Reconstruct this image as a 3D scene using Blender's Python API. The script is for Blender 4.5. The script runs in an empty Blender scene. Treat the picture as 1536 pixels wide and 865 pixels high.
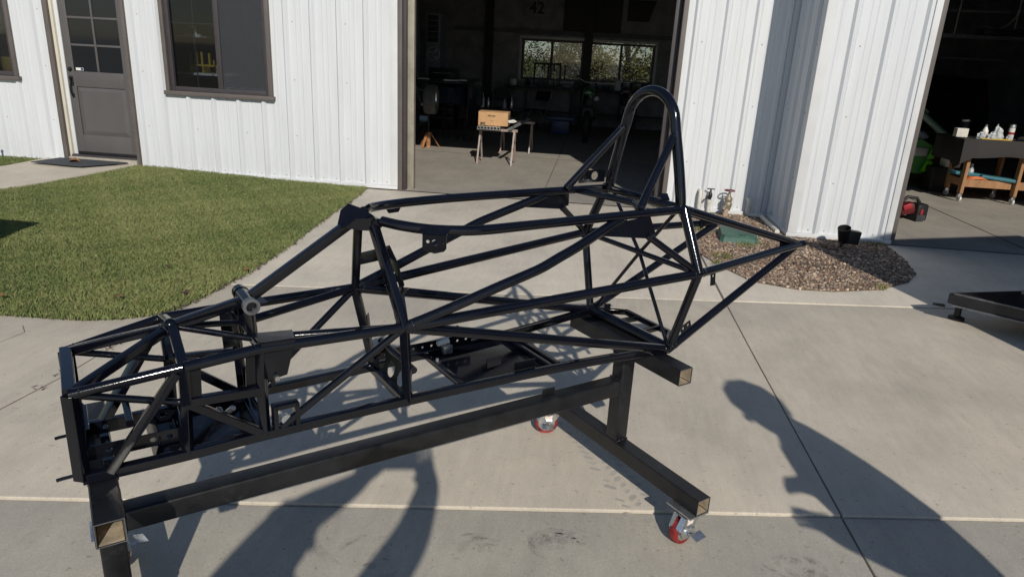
import bpy, bmesh, math, random
import numpy as np
from mathutils import Vector, Matrix
random.seed(7)
rng = np.random.default_rng(7)
R = math.radians
scene = bpy.context.scene
COL = scene.collection

# ------------------------------------------------------------------ camera
CAM = Vector((0.0, -7.8707, 1.5392))
YAW, PITCH, ROLL, FPX = R(-5.94427), R(18.35194), R(3.03308), 1043.535
fw = Vector((math.sin(YAW)*math.cos(PITCH), math.cos(YAW)*math.cos(PITCH), -math.sin(PITCH)))
r0 = Vector((math.cos(YAW), -math.sin(YAW), 0)); u0 = r0.cross(fw)
cr = r0*math.cos(ROLL)+u0*math.sin(ROLL); cu = u0*math.cos(ROLL)-r0*math.sin(ROLL)
cd = bpy.data.cameras.new('camera'); cam = bpy.data.objects.new('camera', cd); COL.objects.link(cam)
cd.sensor_width = 36; cd.lens = FPX/1536*36; cd.clip_start = .02; cd.clip_end = 3000
cam.matrix_world = Matrix(((cr.x, cu.x, -fw.x, CAM.x), (cr.y, cu.y, -fw.y, CAM.y), (cr.z, cu.z, -fw.z, CAM.z), (0, 0, 0, 1)))
scene.camera = cam

# ------------------------------------------------------------------ sky and sun
SUN_AZ, SUN_EL = R(-15.6), R(32.2)          # the way the light travels, measured from +Y
L = Vector((math.sin(SUN_AZ)*math.cos(SUN_EL), math.cos(SUN_AZ)*math.cos(SUN_EL), -math.sin(SUN_EL)))
world = bpy.data.worlds.new('World'); scene.world = world; world.use_nodes = True
wn = world.node_tree.nodes; bg = wn['Background']
sky = wn.new('ShaderNodeTexSky'); sky.sky_type = 'NISHITA'; sky.sun_disc = False
sky.sun_elevation = SUN_EL; sky.sun_rotation = math.atan2(-L.x, -L.y)
sky.air_density = 1.0; sky.dust_density = .25; sky.ozone_density = 2.6
world.node_tree.links.new(sky.outputs[0], bg.inputs[0]); bg.inputs[1].default_value = .066
sd = bpy.data.lights.new('sun', 'SUN'); sun = bpy.data.objects.new('sun', sd); COL.objects.link(sun)
sd.energy = 3.3; sd.angle = R(.53); sd.color = (1, .93, .82)
sun.rotation_euler = L.to_track_quat('-Z', 'Y').to_euler(); sun.location = (3, -12, 9)
vs = scene.view_settings; vs.view_transform = 'Standard'; vs.look = 'None'; vs.exposure = .12; vs.gamma = 1; vs.use_curve_mapping = False
scene.cycles.max_bounces = 8
scene.cycles.sample_clamp_indirect = 6

# ------------------------------------------------------------------ materials
def mat(name, col, rough=.5, metal=0, var=0, vscale=8, bump=0, bscale=60, coat=0, spec=None, stretch=None, col2=None, alpha=None):
    m = bpy.data.materials.new(name); m.use_nodes = True
    nt = m.node_tree; N = nt.nodes; b = N['Principled BSDF']; K = nt.links.new
    b.inputs['Base Color'].default_value = (*col, 1); b.inputs['Roughness'].default_value = rough; b.inputs['Metallic'].default_value = metal
    if coat: b.inputs['Coat Weight'].default_value = coat; b.inputs['Coat Roughness'].default_value = .05
    if spec is not None: b.inputs['Specular IOR Level'].default_value = spec
    if var or bump:
        tc = N.new('ShaderNodeTexCoord'); vec = tc.outputs['Object']
        if stretch:
            mp = N.new('ShaderNodeMapping'); mp.inputs['Scale'].default_value = stretch; K(vec, mp.inputs[0]); vec = mp.outputs[0]
    if var:
        n = N.new('ShaderNodeTexNoise'); n.inputs['Scale'].default_value = vscale; n.inputs['Detail'].default_value = 6; n.inputs['Roughness'].default_value = .65; K(vec, n.inputs['Vector'])
        r = N.new('ShaderNodeValToRGB'); c2 = col2 or tuple(max(0, c*(1-var)) for c in col); c3 = col if col2 else tuple(min(1, c*(1+var)) for c in col)
        r.color_ramp.elements[0].position = .3; r.color_ramp.elements[1].position = .7
        r.color_ramp.elements[0].color = (*c2, 1); r.color_ramp.elements[1].color = (*c3, 1)
        K(n.outputs['Fac'], r.inputs[0]); K(r.outputs[0], b.inputs['Base Color'])
        mr = N.new('ShaderNodeMapRange'); mr.inputs[3].default_value = max(.02, rough*.8); mr.inputs[4].default_value = min(1, rough*1.25)
        K(n.outputs['Fac'], mr.inputs[0]); K(mr.outputs[0], b.inputs['Roughness'])
    if bump:
        n2 = N.new('ShaderNodeTexNoise'); n2.inputs['Scale'].default_value = bscale; n2.inputs['Detail'].default_value = 5; K(vec, n2.inputs['Vector'])
        bp = N.new('ShaderNodeBump'); bp.inputs['Strength'].default_value = bump; bp.inputs['Distance'].default_value = .01
        K(n2.outputs['Fac'], bp.inputs['Height']); K(bp.outputs[0], b.inputs['Normal'])
    return m

def attr_mat(name, rough=.8, mul=1.0, trans=0):
    m = bpy.data.materials.new(name); m.use_nodes = True
    nt = m.node_tree; b = nt.nodes['Principled BSDF']; b.inputs['Roughness'].default_value = rough
    a = nt.nodes.new('ShaderNodeAttribute'); a.attribute_name = 'tint'
    nt.links.new(a.outputs['Color'], b.inputs['Base Color'])
    b.inputs['Specular IOR Level'].default_value = .25
    return m

def glass_mat(name, tint, refl=1.0):
    m = bpy.data.materials.new(name); m.use_nodes = True
    nt = m.node_tree; N = nt.nodes; N.remove(N['Principled BSDF'])
    t = N.new('ShaderNodeBsdfTransparent'); t.inputs[0].default_value = (*tint, 1)
    g = N.new('ShaderNodeBsdfGlossy'); g.inputs['Roughness'].default_value = .03
    f = N.new('ShaderNodeFresnel'); f.inputs[0].default_value = 1.5
    mx = N.new('ShaderNodeMixShader'); K = nt.links.new
    K(f.outputs[0], mx.inputs[0]); K(t.outputs[0], mx.inputs[1]); K(g.outputs[0], mx.inputs[2]); K(mx.outputs[0], N['Material Output'].inputs[0])
    return m

def concrete_mat(name, base, warm, broom=True):
    m = bpy.data.materials.new(name); m.use_nodes = True
    nt = m.node_tree; N = nt.nodes; b = N['Principled BSDF']; K = nt.links.new
    tc = N.new('ShaderNodeTexCoord'); P = tc.outputs['Object']
    def noise(sc, det, rgh=.6, stretch=None, rot=0):
        v = P
        if stretch or rot:
            mp = N.new('ShaderNodeMapping'); mp.inputs['Scale'].default_value = stretch or (1, 1, 1); mp.inputs['Rotation'].default_value = (0, 0, rot); K(P, mp.inputs[0]); v = mp.outputs[0]
        n = N.new('ShaderNodeTexNoise'); n.inputs['Scale'].default_value = sc; n.inputs['Detail'].default_value = det; n.inputs['Roughness'].default_value = rgh; K(v, n.inputs['Vector']); return n.outputs['Fac']
    def ramp(f, p0, p1, c0, c1):
        r = N.new('ShaderNodeValToRGB'); e = r.color_ramp.elements; e[0].position = p0; e[1].position = p1; e[0].color = (*c0, 1); e[1].color = (*c1, 1); K(f, r.inputs[0]); return r.outputs[0]
    def mulc(a, c, fac=1.0):
        x = N.new('ShaderNodeMix'); x.data_type = 'RGBA'; x.blend_type = 'MULTIPLY'; x.inputs[0].default_value = fac; K(a, x.inputs[6]); K(c, x.inputs[7]); return x.outputs[2]
    c = ramp(noise(.55, 8, .55), .3, .72, base, warm)
    c = mulc(c, ramp(noise(2.2, 8, .7), .3, .62, (.84, .84, .85), (1, 1, 1)))
    c = mulc(c, ramp(noise(26, 4, .7, (1, .16, 1), R(10)), .25, .7, (.9, .9, .9), (1.02, 1.02, 1.02)))
    c = mulc(c, ramp(noise(190, 2, .6), .3, .66, (.86, .85, .83), (1.04, 1.04, 1.04)))
    c = mulc(c, ramp(noise(55, 2, .5), .27, .33, (.72, .69, .64), (1, 1, 1)))
    c = mulc(c, ramp(noise(1.1, 10, .72, (1.6, .5, 1), R(-35)), .35, .5, (.88, .88, .89), (1, 1, 1)))
    K(c, b.inputs['Base Color']); b.inputs['Roughness'].default_value = .78; b.inputs['Specular IOR Level'].default_value = .3
    bp = N.new('ShaderNodeBump'); bp.inputs['Strength'].default_value = .28; bp.inputs['Distance'].default_value = .004
    K(noise(150, 6, .7, (1, .3, 1), R(10)), bp.inputs['Height']); K(bp.outputs[0], b.inputs['Normal'])
    return m

M = {}
M['chassis'] = mat('gloss_black_chassis_paint', (.0032, .0036, .007), .105, 0, .3, 11, .02, 240, spec=.6)
M['plate'] = mat('black_plate_paint', (.004, .0046, .008), .15, 0, .3, 14, .02, 300)
M['pan'] = mat('floor_pan_black', (.004, .0046, .009), .10, 0, .2, 5, spec=.22)
M['stand'] = mat('mill_scale_black_steel', (.012, .0125, .0145), .34, .1, .4, 16, .06, 120, stretch=(1, 1, 1))
def dusty(m, col, amount, lo=.56, hi=.70, scale=9):
    nt = m.node_tree; N = nt.nodes; b = N['Principled BSDF']; src = b.inputs['Base Color'].links[0].from_socket; K_ = nt.links.new
    tc = N.new('ShaderNodeTexCoord'); n = N.new('ShaderNodeTexNoise'); n.inputs['Scale'].default_value = scale; n.inputs['Detail'].default_value = 9; n.inputs['Roughness'].default_value = .72; K_(tc.outputs['Object'], n.inputs['Vector'])
    mr = N.new('ShaderNodeMapRange'); mr.inputs[1].default_value = lo; mr.inputs[2].default_value = hi; mr.inputs[3].default_value = 0; mr.inputs[4].default_value = amount; K_(n.outputs['Fac'], mr.inputs[0])
    mx_ = N.new('ShaderNodeMix'); mx_.data_type = 'RGBA'; K_(mr.outputs[0], mx_.inputs[0]); K_(src, mx_.inputs[6]); mx_.inputs[7].default_value = (*col, 1); K_(mx_.outputs[2], b.inputs['Base Color'])
dusty(M['stand'], (.10, .10, .105), .32, .58, .76, 11); dusty(M['chassis'], (.05, .05, .055), .12, .56, .74, 7); dusty(M['plate'], (.06, .06, .06), .06, .55, .72, 12); dusty(M['pan'], (.06, .06, .065), .25, .5, .7, 8)
M['raw'] = mat('raw_cut_steel', (.50, .42, .31), .45, .3, .35, 30, .05, 200)
M['weld'] = mat('weld_bead', (.012, .013, .018), .18, .3, .4, 90, .5, 300, coat=.4)
M['zinc'] = mat('zinc_plated_steel', (.56, .58, .60), .28, .9, .2, 40, .05, 200)
M['castred'] = mat('red_polyurethane', (.22, .016, .016), .5, 0, .55, 34, .05, 120)
M['label'] = mat('caster_label', (.72, .62, .56), .6, 0, .15, 60)
M['bolt'] = mat('bright_bolt', (.5, .5, .5), .25, .9)
M['siding'] = mat('white_steel_siding', (.64, .665, .695), .42, 0, .05, 2.2, .03, 40, spec=.4, stretch=(6, 6, .5))
def streaky(m):
    nt = m.node_tree; N = nt.nodes; b = N['Principled BSDF']; src = b.inputs['Base Color'].links[0].from_socket; K_ = nt.links.new
    tc = N.new('ShaderNodeTexCoord'); mp = N.new('ShaderNodeMapping'); mp.inputs['Scale'].default_value = (14, 14, .9); K_(tc.outputs['Object'], mp.inputs[0]); n = N.new('ShaderNodeTexNoise'); n.inputs['Scale'].default_value = 1.6; n.inputs['Detail'].default_value = 8; n.inputs['Roughness'].default_value = .7; K_(mp.outputs[0], n.inputs['Vector'])
    sx = N.new('ShaderNodeSeparateXYZ'); K_(tc.outputs['Object'], sx.inputs[0]); z = N.new('ShaderNodeMapRange'); z.inputs[1].default_value = .42; z.inputs[2].default_value = .03; z.inputs[3].default_value = .12; z.inputs[4].default_value = 1; K_(sx.outputs['Z'], z.inputs[0])
    mr = N.new('ShaderNodeMapRange'); mr.inputs[1].default_value = .45; mr.inputs[2].default_value = .75; mr.inputs[4].default_value = .30; K_(n.outputs['Fac'], mr.inputs[0]); mu_ = N.new('ShaderNodeMath'); mu_.operation = 'MULTIPLY'; K_(mr.outputs[0], mu_.inputs[0]); K_(z.outputs[0], mu_.inputs[1])
    mx_ = N.new('ShaderNodeMix'); mx_.data_type = 'RGBA'; K_(mu_.outputs[0], mx_.inputs[0]); K_(src, mx_.inputs[6]); mx_.inputs[7].default_value = (.42, .37, .29, 1); K_(mx_.outputs[2], b.inputs['Base Color'])
streaky(M['siding'])
M['trimw'] = mat('white_trim', (.63, .645, .66), .45, 0, .06, 3)
M['trimb'] = mat('brown_trim', (.118, .102, .094), .5, 0, .12, 5)
M['door'] = mat('grey_brown_door_paint', (.098, .092, .092), .45, 0, .06, 4, .03, 90)
M['cream'] = mat('cream_jamb_paint', (.62, .58, .48), .5, 0, .08, 4)
M['track'] = mat('galvanised_track', (.30, .28, .225), .45, .2, .2, 6)
M['frame'] = mat('bronze_window_frame', (.052, .045, .050), .42, 0, .1, 6)
M['glass'] = glass_mat('window_glass', (.62, .66, .70))
M['screen'] = mat('insect_screen', (.05, .055, .062), .8)
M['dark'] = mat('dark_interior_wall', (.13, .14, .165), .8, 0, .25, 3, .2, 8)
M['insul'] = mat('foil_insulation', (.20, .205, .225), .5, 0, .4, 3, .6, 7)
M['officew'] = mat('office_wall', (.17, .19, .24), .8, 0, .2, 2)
M['black'] = mat('matt_black', (.008, .008, .009), .55, 0, .3, 12)
M['rubber'] = mat('rubber', (.016, .016, .017), .75, 0, .3, 20, .2, 80)
M['tyre'] = mat('scrubbed_slick_rubber', (.11, .11, .105), .85, 0, .3, 20, .2, 80)
M['alu'] = mat('aluminium', (.6, .6, .6), .3, .9, .15, 30)
M['brass'] = mat('weathered_brass', (.30, .26, .19), .5, .5, .4, 60, .2, 200)
M['pvc'] = mat('white_pvc_pipe', (.62, .60, .55), .5, 0, .15, 12)
M['tanpipe'] = mat('tan_clay_stub', (.42, .31, .23), .8, 0, .25, 20)
M['valvegreen'] = mat('green_valve_box_plastic', (.055, .13, .10), .55, 0, .22, 14, .08, 120)
M['spot'] = mat('black_fixture', (.012, .012, .014), .45, 0, .2, 20)
M['card'] = mat('cardboard', (.50, .30, .15), .8, 0, .1, 10, .05, 60)
M['ink'] = mat('printed_ink', (.05, .035, .03), .7)
M['galv'] = mat('galvanised_steel', (.36, .37, .38), .45, .5, .25, 14, .05, 100)
M['rustwood'] = mat('worn_orange_paint', (.36, .17, .07), .75, 0, .55, 14, .1, 80)
M['wood'] = mat('douglas_fir', (.34, .18, .085), .7, 0, .3, 5, .12, 40, stretch=(4, 4, .6))
M['cloth'] = mat('charcoal_canvas', (.026, .024, .024), .85, 0, .25, 20, .2, 120)
M['lime'] = mat('lime_plastic', (.16, .62, .03), .35, 0, .1, 8)
M['dgreen'] = mat('green_plastic', (.035, .20, .03), .35, 0, .15, 8)
M['sage'] = mat('sage_green_tube', (.16, .24, .18), .3, .2, .1, 12)
M['tan'] = mat('tan_tread', (.19, .155, .12), .8, 0, .2, 20)
M['red'] = mat('red_plastic', (.32, .02, .025), .35, 0, .1, 12)
M['dred'] = mat('dark_red_plastic', (.10, .008, .011), .4)
M['teal'] = mat('teal_pad', (.03, .15, .19), .6, 0, .15, 10)
M['orange'] = mat('orange_cord', (.65, .16, .03), .5)
M['yellow'] = mat('yellow_plastic', (.55, .36, .04), .45)
M['white'] = mat('white_plastic', (.72, .72, .70), .4, 0, .08, 20)
M['bag'] = mat('crinkled_clear_bag', (.40, .43, .45), .18, 0, .5, 30, .6, 90)
M['blue'] = mat('blue_steel', (.02, .045, .16), .4)
M['mat_'] = mat('charcoal_door_mat', (.055, .062, .072), .95, 0, .2, 60, .5, 300)
M['leafb'] = mat('dry_leaf_orange', (.26, .12, .05), .8, 0, .4, 30)
M['leafp'] = mat('dry_leaf_purple', (.07, .025, .035), .8)
M['soil'] = mat('dark_soil', (.115, .085, .06), .95, 0, .4, 14, .5, 60)
M['turf'] = mat('turf_soil', (.05, .075, .022), .95, 0, .4, 8, .5, 60)
M['land'] = mat('dry_ground', (.22, .19, .14), .95, 0, .3, 1.2, .3, 20)
M['slab'] = concrete_mat('weathered_concrete', (.60, .55, .47), (.665, .60, .495))
M['slab_grey'] = concrete_mat('grey_concrete', (.515, .488, .43), (.58, .54, .455)); M['slab_pale'] = concrete_mat('pale_concrete', (.69, .635, .55), (.75, .685, .575))
M['floor'] = concrete_mat('sealed_shop_floor', (.36, .34, .305), (.43, .40, .35))
M['sill_stone'] = mat('concrete_step', (.36, .33, .28), .85, 0, .2, 8, .3, 60)
M['mark'] = mat('tyre_scuff', (.43, .405, .36), .85, 0, .15, 40)
M['grass'] = attr_mat('grass_blade', .65)
M['stone'] = attr_mat('gravel_stone', .85)
M['leaf'] = attr_mat('tree_leaf', .55)
M['bark'] = mat('tree_bark', (.09, .065, .045), .9, 0, .3, 8, .5, 30)
M['trailer'] = mat('black_trailer_paint', (.012, .013, .017), .3, 0, .25, 10, .03, 120)
M['trailedge'] = mat('worn_trailer_edge', (.16, .165, .18), .4, .5, .3, 24)
M['vanw'] = mat('grey_trailer_skin', (.10, .105, .115), .35, 0, .06, 3)
M['skin'] = mat('skin', (.45, .27, .19), .5)
M['shirt'] = mat('dark_shirt', (.05, .06, .09), .85, 0, .1, 20)
M['jeans'] = mat('blue_jeans', (.03, .045, .09), .85, 0, .2, 40)
M['hair'] = mat('brown_hair', (.03, .02, .013), .6)
M['binplastic'] = mat('bin_plastic', (.03, .05, .035), .5)

# ------------------------------------------------------------------ mesh builder
class MB:
    def __init__(s): s.v = []; s.f = []
    def add(s, vs, fs):
        o = len(s.v); s.v.extend([tuple(v) for v in vs]); s.f.extend([tuple(i+o for i in f) for f in fs]); return s
    def box(s, c, size, rot=None, bev=0):
        x, y, z = (d/2 for d in size); c = Vector(c)
        if bev:
            b = min(bev, x*.9, y*.9, z*.9); bm = bmesh.new(); bmesh.ops.create_cube(bm, size=1, matrix=Matrix.Diagonal((*size, 1)))
            bmesh.ops.bevel(bm, geom=bm.edges[:], offset=b, segments=2, affect='EDGES', profile=.6)
            bm.verts.index_update(); vs = [v.co.copy() for v in bm.verts]; fs = [[v.index for v in f.verts] for f in bm.faces]; bm.free()
        else:
            vs = [Vector((i*x, j*y, k*z)) for i in (-1, 1) for j in (-1, 1) for k in (-1, 1)]
            fs = [(0, 1, 3, 2), (4, 6, 7, 5), (0, 4, 5, 1), (2, 3, 7, 6), (0, 2, 6, 4), (1, 5, 7, 3)]
        if rot is not None: vs = [rot @ v for v in vs]
        return s.add([v+c for v in vs], fs)
    def span(s, a, b, bev=0):
        a, b = Vector(a), Vector(b); return s.box((a+b)/2, [abs(q) for q in (b-a)], bev=bev)
    def rings(s, rings, cap0=True, cap1=True, close=False):
        n = len(rings[0]); vs = [p for r in rings for p in r]; fs = []
        m = len(rings)
        for i in range(m if close else m-1):
            for j in range(n):
                a = i*n+j; b = i*n+(j+1) % n; c = ((i+1) % m)*n+(j+1) % n; d = ((i+1) % m)*n+j; fs.append((a, b, c, d))
        if cap0 and not close: fs.append(tuple(range(n-1, -1, -1)))
        if cap1 and not close: fs.append(tuple((m-1)*n+j for j in range(n)))
        return s.add(vs, fs)
    def tube(s, pts, r, n=12, sq=None, up=None, cap=True, close=False, inner=None):
        """round tube along pts; sq = (w, h) gives a square section with bevelled corners"""
        P = [Vector(p) for p in pts]; m = len(P); T = []
        for i in range(m):
            if close: t = (P[(i+1) % m]-P[i-1])
            else: t = P[min(i+1, m-1)]-P[max(i-1, 0)]
            T.append(t.normalized())
        up = Vector(up) if up is not None else (Vector((0, 0, 1)) if abs(T[0].z) < .95 else Vector((1, 0, 0)))
        rings = []
        for i in range(m):
            x = T[i].cross(up)
            if x.length < 1e-4: x = T[i].cross(Vector((0, 1, 0)))
            x.normalize(); y = x.cross(T[i]).normalized()
            if not (sq): up = y
            rr = r[i] if isinstance(r, (list, tuple)) else r
            if sq:
                w, h = sq[0]/2, sq[1]/2; b = min(w, h)*.24
                prof = [(sx*(w-b)+b*math.cos(q), sy*(h-b)+b*math.sin(q)) for sx, sy, q0 in ((1, -1, -90), (1, 1, 0), (-1, 1, 90), (-1, -1, 180)) for q in [R(q0+18*k) for k in range(6)]]
                rings.append([P[i]+x*a+y*c for a, c in prof])
            else: rings.append([P[i]+x*(math.cos(q)*rr)+y*(math.sin(q)*rr) for q in [2*math.pi*k/n for k in range(n)]])
        return s.rings(rings, cap, cap, close)
    def lathe(s, prof, c, axis, n=24, cap=False):
        axis = Vector(axis).normalized(); up = Vector((0, 0, 1)) if abs(axis.z) < .9 else Vector((1, 0, 0))
        x = axis.cross(up).normalized(); y = axis.cross(x); c = Vector(c)
        rings = [[c+axis*h+x*(math.cos(q)*r)+y*(math.sin(q)*r) for q in [2*math.pi*k/n for k in range(n)]] for r, h in prof]
        return s.rings(rings, cap, cap)
    def poly(s, pts, th, nrm=None):
        """extruded polygon with thickness th, centred on the plane of pts"""
        P = [Vector(p) for p in pts]
        if nrm is None:
            nrm = Vector((0, 0, 0))
            for i in range(len(P)): nrm += (P[i]-P[0]).cross(P[(i+1) % len(P)]-P[0])
        nrm = Vector(nrm).normalized()*th/2; n = len(P)
        vs = [p-nrm for p in P]+[p+nrm for p in P]
        fs = [tuple(range(n-1, -1, -1)), tuple(range(n, 2*n))]+[(i, (i+1) % n, n+(i+1) % n, n+i) for i in range(n)]
        return s.add(vs, fs)
    def ico(s, c, r, sub=1, scale=(1, 1, 1)):
        bm = bmesh.new(); bmesh.ops.create_icosphere(bm, subdivisions=sub, radius=1); bm.verts.index_update()
        c = Vector(c); vs = [c+Vector((v.co.x*r*scale[0], v.co.y*r*scale[1], v.co.z*r*scale[2])) for v in bm.verts]
        fs = [[v.index for v in f.verts] for f in bm.faces]; bm.free(); return s.add(vs, fs)

ORG = {}
def link(name, me, m, parent=None, smooth=40):
    o = bpy.data.objects.new(name, me); COL.objects.link(o)
    if m is not None: me.materials.append(M[m] if isinstance(m, str) else m)
    if parent is not None: o.parent = parent
    if smooth:
        me.shade_smooth(); me.set_sharp_from_angle(angle=R(smooth))
    return o
def part(name, mb, m, parent=None, smooth=40, label=None, kind=None):
    """mesh in world coordinates; the parent chain only carries a translation"""
    off = Vector((0, 0, 0)); p = parent
    while p is not None: off += Vector(p.location); p = p.parent
    me = bpy.data.meshes.new(name); me.from_pydata([tuple(Vector(v)-off) for v in mb.v], [], mb.f); me.update()
    o = link(name, me, m, parent, smooth)
    if label: o['label'] = label
    if kind: o['kind'] = kind
    return o
def thing(name, label, cat, loc, group=None):
    o = bpy.data.objects.new(name, None); COL.objects.link(o); o.location = loc; o.empty_display_size = .1
    o['label'] = label; o['category'] = cat
    if group: o['group'] = group
    return o
def single(name, mb, m, label, cat, loc, group=None, smooth=40):
    me = bpy.data.meshes.new(name); off = Vector(loc); me.from_pydata([tuple(Vector(v)-off) for v in mb.v], [], mb.f); me.update()
    o = link(name, me, m, None, smooth); o.location = loc; o['label'] = label; o['category'] = cat
    if group: o['group'] = group
    return o
def struct(name, mb, m, smooth=30, kind='structure'):
    me = bpy.data.meshes.new(name); me.from_pydata([tuple(v) for v in mb.v], [], mb.f); me.update()
    o = link(name, me, m, None, smooth); o['kind'] = kind; return o
def np_mesh(name, V, F, m, tint=None, kind=None, parent=None, smooth=False):
    """V (n,3), F (k,3) triangles, tint per vertex (n,3)"""
    me = bpy.data.meshes.new(name); n, k = len(V), len(F)
    me.vertices.add(n); me.vertices.foreach_set('co', V.astype(np.float32).ravel())
    me.loops.add(3*k); me.loops.foreach_set('vertex_index', F.astype(np.int32).ravel())
    me.polygons.add(k); me.polygons.foreach_set('loop_start', np.arange(0, 3*k, 3, dtype=np.int32)); me.polygons.foreach_set('loop_total', np.full(k, 3, dtype=np.int32))
    me.update(calc_edges=True)
    if tint is not None:
        a = me.attributes.new('tint', 'FLOAT_COLOR', 'POINT'); a.data.foreach_set('color', np.concatenate([tint, np.ones((n, 1))], 1).astype(np.float32).ravel())
    o = bpy.data.objects.new(name, me); COL.objects.link(o); me.materials.append(M[m])
    if smooth: me.shade_smooth()
    if kind: o['kind'] = kind
    if parent is not None: o.parent = parent
    return o
def text(name, s, size, loc, xdir, ydir, m, parent, depth=.0006, bold=False):
    cu_ = bpy.data.curves.new(name, 'FONT'); cu_.body = s; cu_.size = size; cu_.align_x = 'CENTER'; cu_.align_y = 'CENTER'; cu_.extrude = depth
    if bold: cu_.offset = size*.025
    t = bpy.data.objects.new(name, cu_); COL.objects.link(t)
    bpy.context.view_layer.update()
    me = bpy.data.meshes.new_from_object(t.evaluated_get(bpy.context.evaluated_depsgraph_get())); bpy.data.objects.remove(t)
    x = Vector(xdir).normalized(); y = Vector(ydir).normalized(); z = x.cross(y)
    off = Vector((0, 0, 0)); p = parent
    while p is not None: off += Vector(p.location); p = p.parent
    me.transform(Matrix(((x.x, y.x, z.x, loc[0]-off.x), (x.y, y.y, z.y, loc[1]-off.y), (x.z, y.z, z.z, loc[2]-off.z), (0, 0, 0, 1))))
    me.materials.clear(); o = link(name, me, m, parent, 0); return o

# ------------------------------------------------------------------ GROUND
g = MB(); g.add([(-400, -400, -.12), (400, -400, -.12), (400, 700, -.12), (-400, 700, -.12)], [(0, 1, 2, 3)])
struct('ground', g, 'land', 0)
def lawn_z(x, y):
    s = min(1, max(0, (y+1.6)/1.6)); t = min(1, max(0, (-2.8-x)/2.2)); return .006+.062*s*s*(3-2*s)*t
# driveway slabs: joints measured from the photograph
j1 = lambda x: -5.712+.156*x
j2 = lambda x: -3.283+.164*x
dj = lambda y: 1.004+.0023*max(0, -1.85-y)+.006*max(0, -3.63-y)**1.6
drive = bpy.data.objects.new('driveway', None); COL.objects.link(drive); drive['kind'] = 'structure'
def slab(pts, z, th=.14, bev=.012, m='slab'):
    bm = bmesh.new(); vs = [bm.verts.new((p[0], p[1], z)) for p in pts]; f = bm.faces.new(vs)
    bmesh.ops.recalc_face_normals(bm, faces=[f])
    if f.normal.z < 0: f.normal_flip()
    ext = bmesh.ops.extrude_face_region(bm, geom=[f]); lo = [e for e in ext['geom'] if isinstance(e, bmesh.types.BMVert)]
    for v in lo: v.co.z -= th
    top = [e for e in bm.edges if all(abs(v.co.z-z) < 1e-5 for v in e.verts)]
    bmesh.ops.bevel(bm, geom=top, offset=bev, segments=3, affect='EDGES', profile=.5)
    bmesh.ops.recalc_face_normals(bm, faces=bm.faces[:])
    me = bpy.data.meshes.new('slab'); bm.to_mesh(me); bm.free()
    o = link('slab', me, m, drive, 35); return o
GP = .004
def line(f, x0, x1, d, n=2): return [(x0+(x1-x0)*i/(n-1), f(x0+(x1-x0)*i/(n-1))+d) for i in range(n)]
XL, XR = -9., 9.
YS = [-.12, -1.85, -3.0]
slab([(-3.0, -.004), (-3.0, j2(-3.0)+GP)]+line(j2, -2.9, 1.0-GP, GP, 4)+[(1.0-GP, -.004)], -.004, bev=.003, m='slab_pale')
slab([(1.006+GP, -.93), (1.006+GP, j2(1)+GP)]+line(j2, 1.1, XR, GP, 4)+[(XR, -.93)], 0, bev=.006, m='slab_pale')
lx = lambda y: dj(y)
yy = [-3.1-.4*i for i in range(6)]
B_right = [(lx(-3.3)-GP, j2(lx(-3.3))-GP)]+[(lx(y)-GP, y) for y in yy if j1(1) < y < j2(1)-.05]+[(lx(-5.55)-GP, j1(lx(-5.55))+GP)]
slab([(XL, j2(XL)-GP)]+B_right+[(XL, j1(XL)+GP)], -.005, bev=.005)
B_left = [(lx(-5.55)+GP, j1(lx(-5.55))+GP)]+[(lx(y)+GP, y) for y in reversed(yy) if j1(1) < y < j2(1)-.05]+[(lx(-3.3)+GP, j2(lx(-3.3))-GP)]
slab([(XR, j1(XR)+GP)]+[(XR, j2(XR)-GP)]+list(reversed(B_left)), -.005, bev=.005)
slab([(XL, j1(XL)-GP), (lx(-5.6)-GP, j1(lx(-5.6))-GP), (lx(-6.6)-GP, -6.6), (lx(-8)-GP, -8.), (lx(-11)-.03, -11.), (XL, -11.)], -.0125, bev=.004, m='slab_grey')
slab([(lx(-5.6)+GP, j1(lx(-5.6))-GP), (XR, j1(XR)-GP), (XR, -11.), (lx(-11)-.02, -11.), (lx(-8)+GP, -8.), (lx(-6.6)+GP, -6.6)], -.0125, bev=.004, m='slab_grey')
slab([(XL, -11.01), (XR, -11.01), (XR, -16.), (XL, -16.)], -.03, bev=.006)

# lawn: soil sheet, edge kept as measured
LAWN = [(-2.58, -.05), (-2.52, -.67), (-2.48, -1.4), (-2.43, -2.03), (-2.38, -2.55), (-2.35, -3.11), (-2.345, -3.41), (-2.36, -3.66), (-2.37, -3.91), (-2.39, -4.11), (-2.43, -4.25), (-2.5, -4.34), (-2.61, -4.42), (-2.79, -4.49), (-3.04, -4.51), (-3.3, -4.53), (-5, -4.6), (-9, -4.6), (-11, -4.6), (-11, -.05)]
def inside(pts, x, y):
    x = np.asarray(x); y = np.asarray(y); r = np.zeros(x.shape, bool); n = len(pts)
    for i in range(n):
        (x1, y1), (x2, y2) = pts[i], pts[(i+1) % n]
        c = ((y1 > y) != (y2 > y)); t = (x2-x1)*(y-y1)/((y2-y1) if y2 != y1 else 1e-9)+x1
        r ^= c & (x < t)
    return r
lw = MB(); nx, ny = 60, 40; gx = np.linspace(-11, -2.3, nx); gy = np.linspace(-4.62, -.0, ny)
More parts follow.
